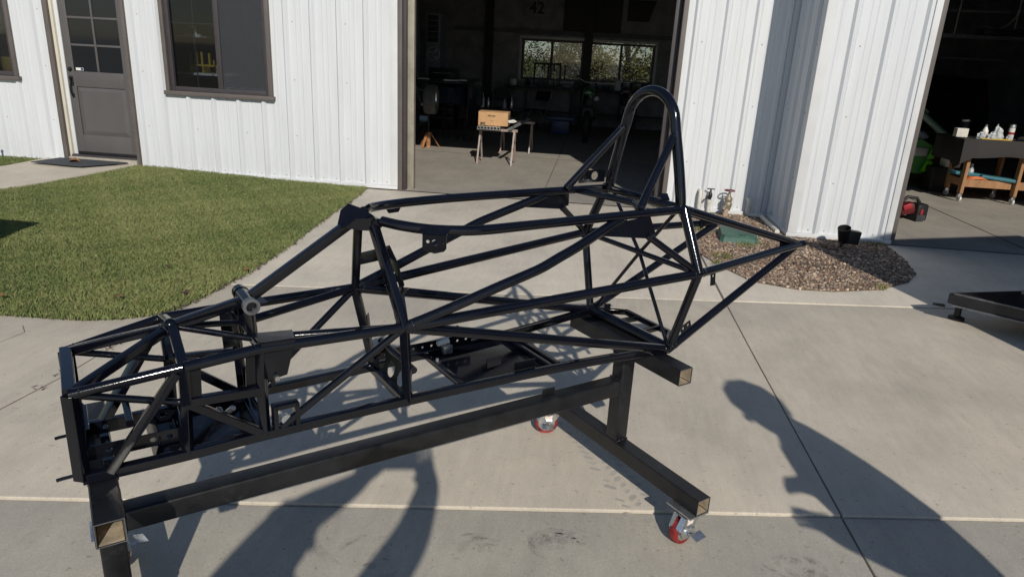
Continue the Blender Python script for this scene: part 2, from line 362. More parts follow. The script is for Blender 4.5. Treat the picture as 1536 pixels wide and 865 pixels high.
def lawn_sheet():
    V = [(x, y, lawn_z(x, y)) for y in gy for x in gx]
    F = []
    for j in range(ny-1):
        for i in range(nx-1):
            cx, cy = (gx[i]+gx[i+1])/2, (gy[j]+gy[j+1])/2
            if all(inside(LAWN, np.array([gx[i+a_]]), np.array([gy[j+b_]]))[0] for a_ in (0, 1) for b_ in (0, 1)): F.append((j*nx+i, j*nx+i+1, (j+1)*nx+i+1, (j+1)*nx+i))
    lw.add(V, F)
lawn_sheet(); lw.add([(x, y, .003) for x, y in LAWN], [tuple(range(len(LAWN)))]); struct('lawn', lw, 'turf', 60)
WALK = [(-6.62, -.02), (-6.68, -.6), (-7.1, -1.15), (-9, -2.3), (-9, -4.0), (-7.4, -2.5), (-5.88, -1.55), (-5.55, -.7), (-5.4, -.02)]
wk = MB()
for i in range(1): 
    P = [(x, y, lawn_z(x, y)+.018) for x, y in WALK]
    wk.poly([(x, y, z-.03) for x, y, z in P], .06, (0, 0, 1))
pw = struct('path', wk, 'slab', 30)
# grass blades
def grass():
    N_ = 460000
    x = rng.uniform(-7.6, -2.3, N_); y = rng.uniform(-4.62, .0, N_)
    jit = rng.normal(0, .012, N_)
    ok = inside(LAWN, x-np.abs(jit)*1.2-.002, y+np.abs(jit)*.8) & ~inside(WALK, x+jit, y+jit)
    x, y = x[ok], y[ok]; n = len(x)
    s = np.clip((y+1.6)/1.6, 0, 1); t = np.clip((-2.8-x)/2.2, 0, 1); z = .006+.062*s*s*(3-2*s)*t
    def field(fx, fy, ph): return np.sin(x*fx+ph)*np.cos(y*fy+ph*1.7)
    patch = .5+.25*field(2.1, 1.7, .3)+.16*field(5.3, 6.1, 1.9)+.13*field(13, 11, 4.1)+.12*field(31, 27, .7)
    h = rng.uniform(.012, .029, n)*(.75+.55*patch); w = rng.uniform(.0011, .0024, n)
    az = rng.uniform(0, 2*np.pi, n); lean = rng.uniform(.15, 1.0, n)*h; la = rng.uniform(0, 2*np.pi, n)
    dx, dy = np.cos(az)*w, np.sin(az)*w
    V = np.empty((n, 4, 3)); V[:, 0] = np.stack([x-dx, y-dy, z-.003], 1); V[:, 1] = np.stack([x+dx, y+dy, z-.003], 1)
    V[:, 2] = np.stack([x+dx*.7+np.cos(la)*lean*.4, y+dy*.7+np.sin(la)*lean*.4, z+h*.62], 1)
    V[:, 3] = np.stack([x+np.cos(la)*lean, y+np.sin(la)*lean, z+h], 1)
    base = np.arange(n)[:, None]*4
    F = np.concatenate([base+np.array([0, 1, 2]), base+np.array([0, 2, 3])])
    c1 = np.array([.105, .152, .047]); c2 = np.array([.27, .295, .115]); dry = np.array([.34, .29, .15])
    k = np.clip(patch+rng.normal(0, .34, n), 0, 1)[:, None]; c = c1*(1-k)+c2*k
    d = (rng.random(n) < .10)[:, None]; c = np.where(d, dry*rng.uniform(.7, 1.1, (n, 1)), c)
    tint = np.repeat(c[:, None, :], 4, 1)
    np_mesh('lawn_grass', V.reshape(-1, 3), F, 'grass', tint.reshape(-1, 3), 'stuff')
grass()
# gravel bed
BED = [(1.0, -.03), (.985, -1.0), (1.0, -1.85), (1.1, -2.2), (1.3, -2.6), (1.6, -2.71), (1.87, -2.69), (2.27, -2.53), (2.58, -2.25), (2.74, -1.98), (2.84, -1.5), (2.87, -.95), (1.98, -.93), (1.98, -.03)]
bd = MB(); bd.poly([(x, y, -.006) for x, y in BED], .024, (0, 0, 1)); struct('gravel_bed', bd, 'soil', 0)
def stones(name, n, poly, rmin, rmax, seed):
    q = np.random.default_rng(seed); bm = bmesh.new(); bmesh.ops.create_icosphere(bm, subdivisions=1, radius=1); bm.verts.index_update()
    sv = np.array([v.co[:] for v in bm.verts]); sf = np.array([[v.index for v in f.verts] for f in bm.faces]); bm.free()
    xs = np.array([p[0] for p in poly]); ys = np.array([p[1] for p in poly])
    x = q.uniform(xs.min(), xs.max(), n*2); y = q.uniform(ys.min(), ys.max(), n*2); ok = inside(poly, x, y); x, y = x[ok], y[ok]
    if rmax < .03:
        k_ = (np.exp(-((x-1.95)**2/.09+(y+1.95)**2/.05))*.85+.5*np.exp(-((x-1.3)**2/.02+(y+.9)**2/.03))) > q.random(len(x)); x, y = x[~k_], y[~k_]
    x, y = x[:n], y[:n]; n = len(x)
    r = rmin+(rmax-rmin)*q.random(n)**3.2
    sc = q.uniform(.65, 1.35, (n, 1, 3)); sc[:, :, 2] *= .7; a = q.uniform(0, 6.28, n); ca, sa = np.cos(a), np.sin(a)
    V = sv[None]*(1+q.normal(0, .13, (n, len(sv), 1)))*sc*r[:, None, None]
    Vx = V[:, :, 0]*ca[:, None]-V[:, :, 1]*sa[:, None]; Vy = V[:, :, 0]*sa[:, None]+V[:, :, 1]*ca[:, None]
    V = np.stack([Vx+x[:, None], Vy+y[:, None], V[:, :, 2]+(.006+r*.3)[:, None]], 2)
    F = (sf[None]+(np.arange(n)*len(sv))[:, None, None]).reshape(-1, 3)
    pal = np.array([[.33, .27, .22], [.24, .19, .16], [.40, .36, .32], [.19, .17, .17], [.26, .185, .13], [.26, .25, .25], [.47, .43, .38], [.16, .12, .10], [.55, .50, .44], [.12, .11, .11]])
    c = pal[q.integers(0, len(pal), n)]*np.array([1.10, .95, .82])*q.uniform(.5, 1.12, (n, 1))
    np_mesh(name, V.reshape(-1, 3), F, 'stone', np.repeat(c[:, None], len(sv), 1).reshape(-1, 3), 'stuff')
stones('gravel', 46000, BED, .0035, .0145, 3)
stones('gravel_cobbles', 46, [(1.85, -1.0), (2.45, -1.45), (2.4, -1.75), (1.8, -1.25)], .02, .038, 5)
# weeds in the gravel bed
def weeds():
    V = []; F = []; T = []
    for (cx, cy, rr, n) in [(1.12, -.85, .17, 260), (1.55, -1.35, .18, 90), (1.18, -1.95, .09, 120), (2.28, -2.52, .06, 40), (2.75, -1.0, .12, 110), (1.45, -1.5, .1, 60), (1.12, -2.2, .07, 60)]:
        for _ in range(n):
            a = rng.uniform(0, 6.28); d = rr*math.sqrt(rng.random()); x, y = cx+math.cos(a)*d, cy+math.sin(a)*d; h = rng.uniform(.015, .045); q = rng.uniform(0, 6.28); w = rng.uniform(.002, .005)
            o = len(V); V += [(x-math.cos(q)*w, y-math.sin(q)*w, .012), (x+math.cos(q)*w, y+math.sin(q)*w, .012), (x+rng.uniform(-.025, .025), y+rng.uniform(-.025, .025), .012+h)]; F.append((o, o+1, o+2))
            k = rng.random(); c = np.array([.10, .14, .03])*(1-k)+np.array([.22, .22, .08])*k; T += [c]*3
    np_mesh('weeds', np.array(V), np.array(F), 'grass', np.array(T), 'stuff')
weeds()
# fallen leaves
def leaf_at(x, y, z, s, m, label):
    mb = MB(); a = random.uniform(0, 6.28); n = 9; ring = []
    for i in range(n):
        t = 2*math.pi*i/n; rr = s*(1-.35*abs(math.sin(t)))*(1+.15*math.sin(3*t)); ring.append((x+math.cos(t+a)*rr, y+math.sin(t+a)*rr*.8, z+.012*math.cos(2*t)*s/.05+.006))
    mb.add(ring+[(x, y, z+.002)], [(i, (i+1) % n, n) for i in range(n)])
    return single('fallen_leaf', mb, m, label, 'leaf', (x, y, z), 'fallen leaves')
leaf_at(-6.08, -.24, .112, .10, 'leafb', 'large curled orange leaf lying on the door mat')
leaf_at(-2.47, -4.0, .035, .035, 'leafp', 'dark purple leaf at the right edge of the lawn')
leaf_at(-2.35, -3.45, .035, .03, 'leafb', 'orange leaf on the concrete edge beside the lawn, upper one')
leaf_at(-2.78, -4.18, .045, .03, 'leafb', 'pale orange leaf near the front corner of the lawn')
leaf_at(-2.85, -3.55, .045, .026, 'leafp', 'small dark leaf lying out on the grass')
leaf_at(-3.4, -4.35, .045, .028, 'leafb', 'yellow leaf at the lower left edge of the lawn')
lt = MB()
for i in range(150):
    k = random.random()*10.4; j = min(int(k), 13); f = k-int(k); (x1, y1), (x2, y2) = LAWN[j], LAWN[j+1]
    x, y = x1+(x2-x1)*f+random.gauss(.014, .012), y1+(y2-y1)*f+random.gauss(-.01, .012); s = random.uniform(.004, .013); a = random.uniform(0, 6.28)
    lt.add([(x+math.cos(a)*s*1.6, y+math.sin(a)*s*1.6, .008), (x+math.cos(a+1.9)*s, y+math.sin(a+1.9)*s, .012+s*.5), (x+math.cos(a+3.14)*s*1.5, y+math.sin(a+3.14)*s*1.5, .006), (x+math.cos(a+4.5)*s, y+math.sin(a+4.5)*s, .009)], [(0, 1, 2, 3)])
struct('leaf_litter', lt, 'soil', 0, 'stuff')
# tyre scuffs: flat prints on the slab
def scuffs():
    mb = MB(); a = Vector((.03, -5.05, 0)); b = Vector((.36, -5.75, 0)); d = (b-a).normalized(); n = Vector((-d.y, d.x, 0)); Ln = (b-a).length
    for row, (o, w) in enumerate([(-.075, .05), (-.02, .045), (.035, .05)]):
        k = 0.0
        while k < Ln*(.9+.1*row):
            if random.random() < .88:
                c = a+d*k+n*(o+random.uniform(-.004, .004)); s = random.uniform(.5, 1.0); q = d*.018*s; e = n*w*.42+d*.012*(1 if row != 1 else -1)
                z = Vector((0, 0, -.0040 if j1(c.x)+.02 < c.y else -.0115)); e *= s
                mb.add([c-e-q*.6+z, c-e*.2-q+z, c+e-q*.3+z, c+e+q*.5+z, c+e*.1+q*.8+z, c-e+q*.3+z], [(0, 1, 2, 3, 4, 5)])
            k += .042
    return mb
sm = scuffs(); part('tyre_mark', sm, 'mark', drive, 0, kind='stuff')

def stain_mat():
    m = bpy.data.materials.new('rubber_smear'); m.use_nodes = True; nt = m.node_tree; N = nt.nodes; b = N['Principled BSDF']; b.inputs['Base Color'].default_value = (.20, .19, .18, 1); b.inputs['Roughness'].default_value = .8
    tc = N.new('ShaderNodeTexCoord'); n = N.new('ShaderNodeTexNoise'); n.inputs['Scale'].default_value = 26; n.inputs['Detail'].default_value = 6; n.inputs['Roughness'].default_value = .75
    mr = N.new('ShaderNodeMapRange'); mr.inputs[1].default_value = .38; mr.inputs[2].default_value = .72; mr.inputs[3].default_value = 0; mr.inputs[4].default_value = .20
    t = N.new('ShaderNodeBsdfTransparent'); mx_ = N.new('ShaderNodeMixShader'); K_ = nt.links.new
    K_(tc.outputs['Object'], n.inputs['Vector']); K_(n.outputs['Fac'], mr.inputs[0]); K_(mr.outputs[0], mx_.inputs[0]); K_(t.outputs[0], mx_.inputs[1]); K_(b.outputs[0], mx_.inputs[2]); K_(mx_.outputs[0], N['Material Output'].inputs[0]); return m
M['smear'] = stain_mat()
def swirl(cx, cy, r, n, z, a0, a1, seed):
    q = random.Random(seed); mb = MB()
    for i in range(n):
        rr = r*q.uniform(.25, 1); w = q.uniform(.006, .022); ox, oy = q.gauss(0, r*.16), q.gauss(0, r*.10); s0 = q.uniform(a0, a1); s1 = s0+q.uniform(.5, 1.6); k = 12
        v = []
        for j in range(k+1):
            t = s0+(s1-s0)*j/k; ww = w*math.sin(math.pi*j/k)+.0008
            for e in (-1, 1): v.append((cx+ox+math.cos(t)*(rr+e*ww), cy+oy+math.sin(t)*(rr+e*ww)*.72, z+i*.00006))
        mb.add(v, [(2*j, 2*j+1, 2*j+3, 2*j+2) for j in range(k)])
    part('tyre_smear', mb, 'smear', drive, 0, kind='stuff')
swirl(.03, -5.90, .13, 34, -.0115, .3, 2.8, 1); swirl(.78, -5.86, .10, 26, -.0115, 0, 6, 2); swirl(-.24, -5.98, .12, 16, -.0115, .5, 2.2, 4); swirl(-.62, -6.05, .16, 12, -.0115, 0, 6, 5); 
ck = MB()
for pts, w in (([(-2.44, -5.75), (-2.43, -5.47), (-2.405, -5.15), (-2.41, -4.86), (-2.40, -4.55), (-2.385, -4.3)], .0026), ([(-3.05, -4.62), (-2.97, -4.70), (-2.985, -4.86), (-2.93, -5.0)], .0018), ([(-2.98, -4.75), (-2.8, -4.66), (-2.66, -4.58)], .0014)):
    P = smooth2(pts) if False else pts; v = []
    for i, (x, y) in enumerate(P): v += [(x-w*random.uniform(.6, 1.3), y, -.0041), (x+w*random.uniform(.6, 1.3), y+.002, -.0041)]
    ck.add(v, [(2*i, 2*i+1, 2*i+3, 2*i+2) for i in range(len(P)-1)])
part('crack', ck, 'soil', drive, 0, kind='stuff')
for (x, y, n_) in ((-2.42, -5.12, 9), (-2.41, -4.80, 12), (-2.43, -5.3, 7)):
    wd_ = MB()
    for i in range(n_):
        a = random.uniform(0, 6.28); l = random.uniform(.012, .035); px_, py_ = x+random.gauss(0, .02), y+random.gauss(0, .035)
        wd_.add([(px_-.004, py_, -.003), (px_+.004, py_, -.003), (px_+math.cos(a)*l, py_+math.sin(a)*l, .006+random.random()*.012)], [(0, 1, 2)])
    single_weed = part('weed_tuft', wd_, 'turf' if n_ == 9 else 'leafp', drive, 0, kind='stuff')

# ------------------------------------------------------------------ BUILDING
bld = thing('workshop_building', 'white ribbed steel workshop with brown trim and two open roll-up bays', 'building', (0, 0, 0))
WH = 3.36; TH = .16                     # wall height and thickness of the shell
def siding(origin, along, nrm, length, phase, z0, z1, holes, lab=None):
    """ribbed steel panels: one object per 0.914 m panel, ribs every 0.305 m; holes = (s0, s1, zlo, zhi) along the wall"""
    O = Vector(origin); A = Vector(along); Nn = Vector(nrm); p0 = phase
    while p0 > .03: p0 -= .9144
    s = p0; k = 0
    def prof(a, b):
        out = {a: 0, b: 0}
        i0 = math.floor((a-phase)/.3048)-1
        for i in range(i0, i0+9):
            c = phase+i*.3048
            for ds, h in [(-.036, 0), (-.014, .030), (.014, .030), (.036, 0), (.112, 0), (.118, .0035), (.130, .0035), (.136, 0), (.169, 0), (.175, .0035), (.187, .0035), (.193, 0)]:
                q = c+ds
                if a < q < b: out[q] = h
        def hh(q):                       # height exactly at a cut
            for i in range(i0, i0+9):
                t = abs(q-(phase+i*.3048))
                if t <= .014: return .030
                if t < .036: return .030*(.036-t)/.022
            return 0
        out[a] = hh(a); out[b] = hh(b)
        return sorted(out.items())
    while s < length:
        a, b = max(0, s), min(length, s+.9144)
        if b-a > .004:
            mb = MB(); cuts = sorted({a, b}|{c for h in holes for c in h[:2] if a < c < b})
            for ca, cb in zip(cuts, cuts[1:]):
                mid = (ca+cb)/2; zs = [(z0, z1)]
                for h in holes:
                    if h[0] <= mid <= h[1]:
                        nz = []
                        for lo, hi in zs:
                            if h[2] > lo: nz.append((lo, min(hi, h[2])))
                            if h[3] < hi: nz.append((max(lo, h[3]), hi))
                        zs = [q for q in nz if q[1]-q[0] > .01]
                pr = prof(ca, cb)
                for lo, hi in zs:
                    off = .0012*(k % 2)
                    vs = []; fs = []
                    for q, h in pr: vs += [O+A*q+Nn*(h+off)+Vector((0, 0, lo)), O+A*q+Nn*(h+off)+Vector((0, 0, hi))]
                    for i in range(len(pr)-1): fs.append((2*i, 2*i+2, 2*i+3, 2*i+1))
                    mb.add(vs, fs)
            if mb.f: part('siding_panel', mb, 'siding', bld, 30)
        s += .9144; k += 1
    # screws in rows
    sc = MB(); xr = A
    for z in [q_ for q_ in [.085]+[.55+.62*i for i in range(7)] if z0 < q_ < z1]:
        q = phase
        while q > 0: q -= .3048
        i = 0
        while q < length:
            for ds in ((.075, -.075) if z < .2 else (.075,)):
                w = q+ds; i += 1
                if .02 < w < length-.02 and not any(h[0]-.08 < w < h[1]+.08 and h[2]-.1 < z < h[3]+.1 for h in holes) and (z < .2 or i % 2 == 0):
                    c = O+A*w+Nn*.001+Vector((0, 0, z)); sc.lathe([(.0001, .006), (.0055, .005), (.0075, 0)], c, Nn, 6)
            q += .3048
    part('screw', sc, 'galv', bld, 60, kind='stuff')
ZB = .05
# front wall, left of the first bay: door and two windows
DX0, DX1, DZ0, DZ1 = -6.235, -5.425, .155, 2.25
siding((-11, 0, 0), (1, 0, 0), (0, -1, 0), 11-2.21, 8.44-.018, ZB, WH, [(11-6.36, 11-5.395, 0, 2.36), (11-4.96, 11-3.675, .95, 2.35), (11-8.1, 11-6.815, 1.0, 2.40)])
siding((.85, 0, 0), (1, 0, 0), (0, -1, 0), 1.14, .43-.018, ZB, WH, [])
siding((-2.21, 0, 0), (1, 0, 0), (0, -1, 0), 3.06, .2, 2.78, WH, [])
siding((1.99, -.915, 0), (1, 0, 0), (0, -1, 0), .93, .24, ZB, WH, [])
siding((1.99, -.02, 0), (0, -1, 0), (-1, 0, 0), .895, .32, ZB, WH, [])
siding((2.92, -.915, 0), (1, 0, 0), (0, -1, 0), 7.3, .2, 3.05, WH, [])
siding((6.62, -.915, 0), (1, 0, 0), (0, -1, 0), 3.6, .2, ZB, 3.05, [])
# shell behind the siding, with reveals
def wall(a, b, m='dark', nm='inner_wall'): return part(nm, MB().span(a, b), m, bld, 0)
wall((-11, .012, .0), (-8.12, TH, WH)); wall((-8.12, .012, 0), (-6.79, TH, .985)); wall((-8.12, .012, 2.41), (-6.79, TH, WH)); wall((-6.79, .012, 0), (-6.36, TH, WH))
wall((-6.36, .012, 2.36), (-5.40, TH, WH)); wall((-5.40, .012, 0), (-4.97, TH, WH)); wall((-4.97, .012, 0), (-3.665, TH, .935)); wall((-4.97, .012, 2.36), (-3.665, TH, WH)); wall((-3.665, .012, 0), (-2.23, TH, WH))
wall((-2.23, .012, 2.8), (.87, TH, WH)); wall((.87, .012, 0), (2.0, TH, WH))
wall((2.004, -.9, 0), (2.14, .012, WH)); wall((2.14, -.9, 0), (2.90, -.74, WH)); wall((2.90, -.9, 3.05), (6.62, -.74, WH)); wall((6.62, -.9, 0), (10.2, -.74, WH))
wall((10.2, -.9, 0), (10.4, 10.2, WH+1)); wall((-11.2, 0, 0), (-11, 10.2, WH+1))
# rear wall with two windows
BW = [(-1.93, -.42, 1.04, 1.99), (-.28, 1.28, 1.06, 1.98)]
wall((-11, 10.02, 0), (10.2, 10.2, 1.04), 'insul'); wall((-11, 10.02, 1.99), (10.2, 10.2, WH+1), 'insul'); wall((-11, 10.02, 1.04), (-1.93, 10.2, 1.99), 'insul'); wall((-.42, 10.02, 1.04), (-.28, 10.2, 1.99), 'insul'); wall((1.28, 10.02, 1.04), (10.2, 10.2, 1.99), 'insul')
# roof
rf = MB(); rf.poly([(-11.4, -.10, WH+.08), (1.9, -.10, WH+.08), (1.9, 10.5, WH+1.0), (-11.4, 10.5, WH+1.0)], .1); rf.poly([(1.9, -1.0, WH+.0), (10.6, -1.0, WH+.0), (10.6, 10.5, WH+1.0), (1.9, 10.5, WH+1.0)], .1); part('roof', rf, 'trimb', bld, 0)
part('gutter', MB().span((-11.4, -.17, WH-.16), (1.94, -.04, WH+.02), bev=.01), 'trimb', bld, 30); part('gutter', MB().span((1.95, -1.09, WH-.16), (10.4, -.96, WH+.02), bev=.01), 'trimb', bld, 30)
# office room behind the left wall: partition seen through the bay
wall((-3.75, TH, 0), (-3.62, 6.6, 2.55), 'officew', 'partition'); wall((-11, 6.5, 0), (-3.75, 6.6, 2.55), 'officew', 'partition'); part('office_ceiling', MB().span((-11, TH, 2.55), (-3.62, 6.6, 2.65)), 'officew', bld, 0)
# white base flashing and corners
def trim(nm, a, b, m, bev=.003, parent=bld): return part(nm, MB().span(a, b, bev=bev), m, parent, 30)
trim('base_flashing', (-11, -.040, .012), (-6.37, -.001, .05), 'trimw'); trim('base_flashing', (-5.38, -.040, .012), (-2.215, -.001, .05), 'trimw'); trim('base_flashing', (.86, -.040, .012), (1.95, -.001, .05), 'trimw')
trim('base_flashing', (1.945, -.912, .012), (1.989, -.042, .05), 'trimw'); trim('base_flashing', (1.945, -.957, .012), (2.93, -.916, .05), 'trimw')
trim('corner_trim', (1.955, -.950, .052), (2.045, -.917, WH), 'trimw'); trim('corner_trim', (1.956, -.912, .052), (1.988, -.86, WH), 'trimw')
trim('corner_trim', (-2.30, -.036, .052), (-2.214, -.002, 2.78), 'trimw'); trim('corner_trim', (2.86, -.954, .052), (2.918, -.917, 3.05), 'trimw')
# bay jambs: brown folded trim, then door track
trim('bay_jamb', (-2.211, -.03, 0), (-2.165, .15, 2.78), 'trimb'); trim('bay_jamb', (-2.164, .02, 0), (-2.135, .16, 2.78), 'frame'); trim('door_track', (-2.134, .10, 0), (-2.06, .18, 2.8), 'track')
trim('bay_jamb', (.805, -.03, 0), (.855, .15, 2.78), 'trimb'); trim('door_track', (.735, .10, 0), (.80, .18, 2.8), 'frame')
trim('bay_header', (-2.165, -.03, 2.74), (.805, .15, 2.80), 'trimb')
trim('bay_jamb', (2.919, -.945, 0), (2.962, -.72, 3.05), 'trimb'); trim('bay_jamb', (6.58, -.945, 0), (6.63, -.72, 3.05), 'trimb'); trim('bay_header', (2.965, -.945, 3.01), (6.58, -.72, 3.07), 'trimb')
# shop floor
fl = MB(); fl.add([(-3.6, .0, .003), (10.2, .0, .003), (10.2, 10.05, .003), (-3.6, 10.05, .003)], [(0, 1, 2, 3)]); fl.add([(2.14, -.92, .003), (10.2, -.92, .003), (10.2, 0, .003), (2.14, 0, .003)], [(0, 1, 2, 3)])
struct('shop_floor', fl, 'floor', 0)
fl = MB(); fl.add([(-11, .16, .05), (-3.75, .16, .05), (-3.75, 6.5, .05), (-11, 6.5, .05)], [(0, 1, 2, 3)]); struct('office_floor', fl, 'floor', 0)
sj = MB()
for x in (-.55, 4.3): sj.span((x-.004, .05 if x < 0 else -.8, .0055), (x+.004, 9.9, .0075))
for y in (3.5,): sj.span((-3.5, y-.004, .0055), (10, y+.004, .0074))
part('floor_joint', sj, 'soil', bld, 0)

# entry door
dr = part('door', MB().span((DX0+.006, .045, DZ0+.02), (DX1-.006, .085, DZ1), bev=.002), 'door', bld, 30)
fr = MB(); x0, x1 = DX0+.006, DX1-.006
def drail(a, b, c, d, y=.030): fr.span((a, y, c), (b, .0449, d), bev=.003)
drail(x0, x0+.095, DZ0+.02, DZ1); drail(x1-.085, x1, DZ0+.02, DZ1); drail(x0+.0955, x1-.0855, DZ0+.02, DZ0+.235); drail(x0+.0955, x1-.0855, .95, 1.125); drail(x0+.0955, x1-.0855, 2.12, DZ1)
px0, px1 = x0+.0955, x1-.0855
part('door_rails', fr, 'door', dr, 30)
pn = MB()
def ring(a, b, c, d, y0, y1, w):
    pn.poly([(a+w, y1, c+w), (b-w, y1, c+w), (b-w, y1, d-w), (a+w, y1, d-w)], .006, (0, 1, 0))
    o = [(a, y0, c), (b, y0, c), (b, y0, d), (a, y0, d)]; i = [(a+w, y1-.004, c+w), (b-w, y1-.004, c+w), (b-w, y1-.004, d-w), (a+w, y1-.004, d-w)]
    pn.add(o+i, [(k, (k+1) % 4, 4+(k+1) % 4, 4+k) for k in range(4)])
ring(px0+.004, px1-.004, DZ0+.239, .946, .0445, .036, .045)
part('door_panel', pn, 'door', dr, 20)
mx = (px0+px1)/2
mu = MB(); mu.span((mx-.013, .028, 1.125), (mx+.013, .0445, 2.12), bev=.004)
for z in (1.42, 1.72): mu.span((px0, .030, z-.012), (mx-.0135, .0444, z+.012), bev=.004); mu.span((mx+.0135, .030, z-.012), (px1, .0444, z+.012), bev=.004)
part('muntin', mu, 'door', dr, 30)
for (a, b) in ((px0, mx-.013), (mx+.013, px1)):
    for (c, d) in ((1.125, 1.408), (1.432, 1.708), (1.732, 2.12)): part('pane', MB().span((a, .0385, c), (b, .0445, d)), mat('door_glass', (.008, .010, .014), .06, coat=.3) if 'dg' not in M else M['dg'], dr, 0)
st = MB().span((px0+.02, .036, 1.135), (px0+.115, .0383, 1.165)); part('sticker', st, 'white', dr, 0)
part('sticker_stripe', MB().span((px0+.082, .0352, 1.138), (px0+.112, .0359, 1.162)), 'blue', dr, 0)
hs = MB(); hx = x0+.045
hs.lathe([(.0001, -.028), (.018, -.024), (.024, -.006), (.026, 0)], (hx, .03, 1.145), (0, 1, 0), 16)
hs.tube([(hx, .026, 1.02), (hx, .012, 1.02), (hx, -.004, 1.0), (hx, -.010, .95), (hx, -.008, .89), (hx, .012, .845), (hx, .026, .84)], [.012, .012, .010, .009, .009, .010, .011], 10)
hs.box((hx, .026, 1.015), (.05, .01, .11), bev=.004); hs.box((hx, .026, .845), (.03, .01, .05), bev=.004); hs.box((hx+.005, .008, 1.045), (.03, .05, .012), bev=.004)
part('door_handle', hs, 'spot', dr, 50)
trim('door_casing', (-6.375, -.036, .06), (-6.318, .03, 2.36), 'trimb'); trim('door_jamb', (-6.3175, .0, .075), (-6.284, .09, 2.33), 'cream'); trim('door_jamb', (-6.2835, .03, .155), (-6.236, .09, 2.33), 'trimw')
trim('door_casing', (-5.424, -.036, .06), (-5.385, .09, 2.36), 'trimb'); trim('door_casing', (-6.317, -.034, 2.3), (-5.4245, .09, 2.36), 'trimb')
trim('threshold', (-6.283, -.02, .132), (-5.425, .09, .154), 'frame'); trim('door_step', (-6.3, -.055, .03), (-5.42, .09, .131), 'sill_stone', .01)
trim('door_sweep', (-6.225, .026, .158), (-5.43, .0295, .19), 'black')
# windows
def window(x0, x1, z0, z1, y=0.0, screen_right=True, wall_nm='window'):
    w = part(wall_nm, MB().span((x0-.052, -.045, z0-.022), (x1+.052, -.038, z0-.0205)), 'trimb', bld, 0)
    cs = MB()
    cs.span((x0-.045, -.040, z0), (x0, .02, z1+.05), bev=.004); cs.span((x1, -.040, z0), (x1+.045, .02, z1+.05), bev=.004); cs.span((x0+.0005, -.038, z1), (x1-.0005, .02, z1+.05), bev=.004)
    part('casing', cs, 'trimb', w, 30)
    part('sill', MB().span((x0-.065, -.058, z0-.048), (x1+.065, .02, z0-.001), bev=.006), 'trimb', w, 30)
    fm = MB(); t = .048; mxx = (x0+x1)/2+.01
    fm.span((x0+.001, -.005, z0+.001), (x0+t, .07, z1-.001), bev=.003); fm.span((x1-t, -.005, z0+.001), (x1-.001, .07, z1-.001), bev=.003)
    fm.span((x0+t+.0005, -.003, z0+.001), (x1-t-.0005, .07, z0+t), bev=.003); fm.span((x0+t+.0005, -.003, z1-t), (x1-t-.0005, .07, z1-.001), bev=.003)
    fm.span((mxx-.03, -.001, z0+t+.0005), (mxx+.03, .06, z1-t-.0005), bev=.003)
    part('sash_frame', fm, 'frame', w, 30)
    for i, (a, b) in enumerate(((x0+t, mxx-.03), (mxx+.03, x1-t))):
        part('pane', MB().span((a, .030+.018*i, z0+t), (b, .034+.018*i, z1-t)), 'glass', w, 0)
        gm = MB(); cx = (a+b)/2; gm.span((cx-.007, .040+.018*i, z0+t), (cx+.007, .046+.018*i, z1-t))
        gm.span((a, .0405+.018*i, z0+.42*(z1-z0)+.18), (cx-.0072, .0455+.018*i, z0+.42*(z1-z0)+.194)); gm.span((cx+.0072, .0405+.018*i, z0+.42*(z1-z0)+.18), (b, .0455+.018*i, z0+.42*(z1-z0)+.194))
        part('muntin', gm, 'frame', w, 0)
    return w
w1 = window(-4.915, -3.72, .975, 2.30)
window(-8.06, -6.86, 1.03, 2.36)
def screen():
    m = bpy.data.materials.new('fly_screen'); m.use_nodes = True; nt = m.node_tree; N = nt.nodes
    t = N.new('ShaderNodeBsdfTransparent'); mx_ = N.new('ShaderNodeMixShader'); mx_.inputs[0].default_value = .42; b = N['Principled BSDF']; b.inputs['Base Color'].default_value = (.06, .065, .075, 1); b.inputs['Roughness'].default_value = .8
    nt.links.new(t.outputs[0], mx_.inputs[1]); nt.links.new(b.outputs[0], mx_.inputs[2]); nt.links.new(mx_.outputs[0], N['Material Output'].inputs[0]); return m
part('fly_screen', MB().span((-4.275, .012, 1.023), (-3.768, .0135, 2.252)), screen(), w1, 0)
for (a, b, c, d) in BW:
    w = part('rear_window', MB().span((a-.06, 9.985, c-.06), (b+.06, 10.015, c-.002), bev=.004), 'galv', bld, 30)
    f = MB(); f.span((a-.06, 9.985, d+.002), (b+.06, 10.015, d+.06)); f.span((a-.06, 9.985, c), (a-.002, 10.015, d)); f.span((b+.002, 9.985, c), (b+.06, 10.015, d)); part('casing', f, 'galv', w, 0)
    f = MB(); t = .055; mxx = (a+b)/2-.02
    f.span((a, 10.03, c), (a+t, 10.15, d)); f.span((b-t, 10.03, c), (b, 10.15, d)); f.span((a+t, 10.03, c), (b-t, 10.15, c+t)); f.span((a+t, 10.03, d-t), (b-t, 10.15, d)); f.span((mxx-.03, 10.035, c+t), (mxx+.03, 10.14, d-t))
    part('sash_frame', f, 'frame', w, 0)
    for p, q in ((a+t, mxx-.03), (mxx+.03, b-t)): part('pane', MB().span((p, 10.09, c+t), (q, 10.095, d-t)), 'glass', w, 0)
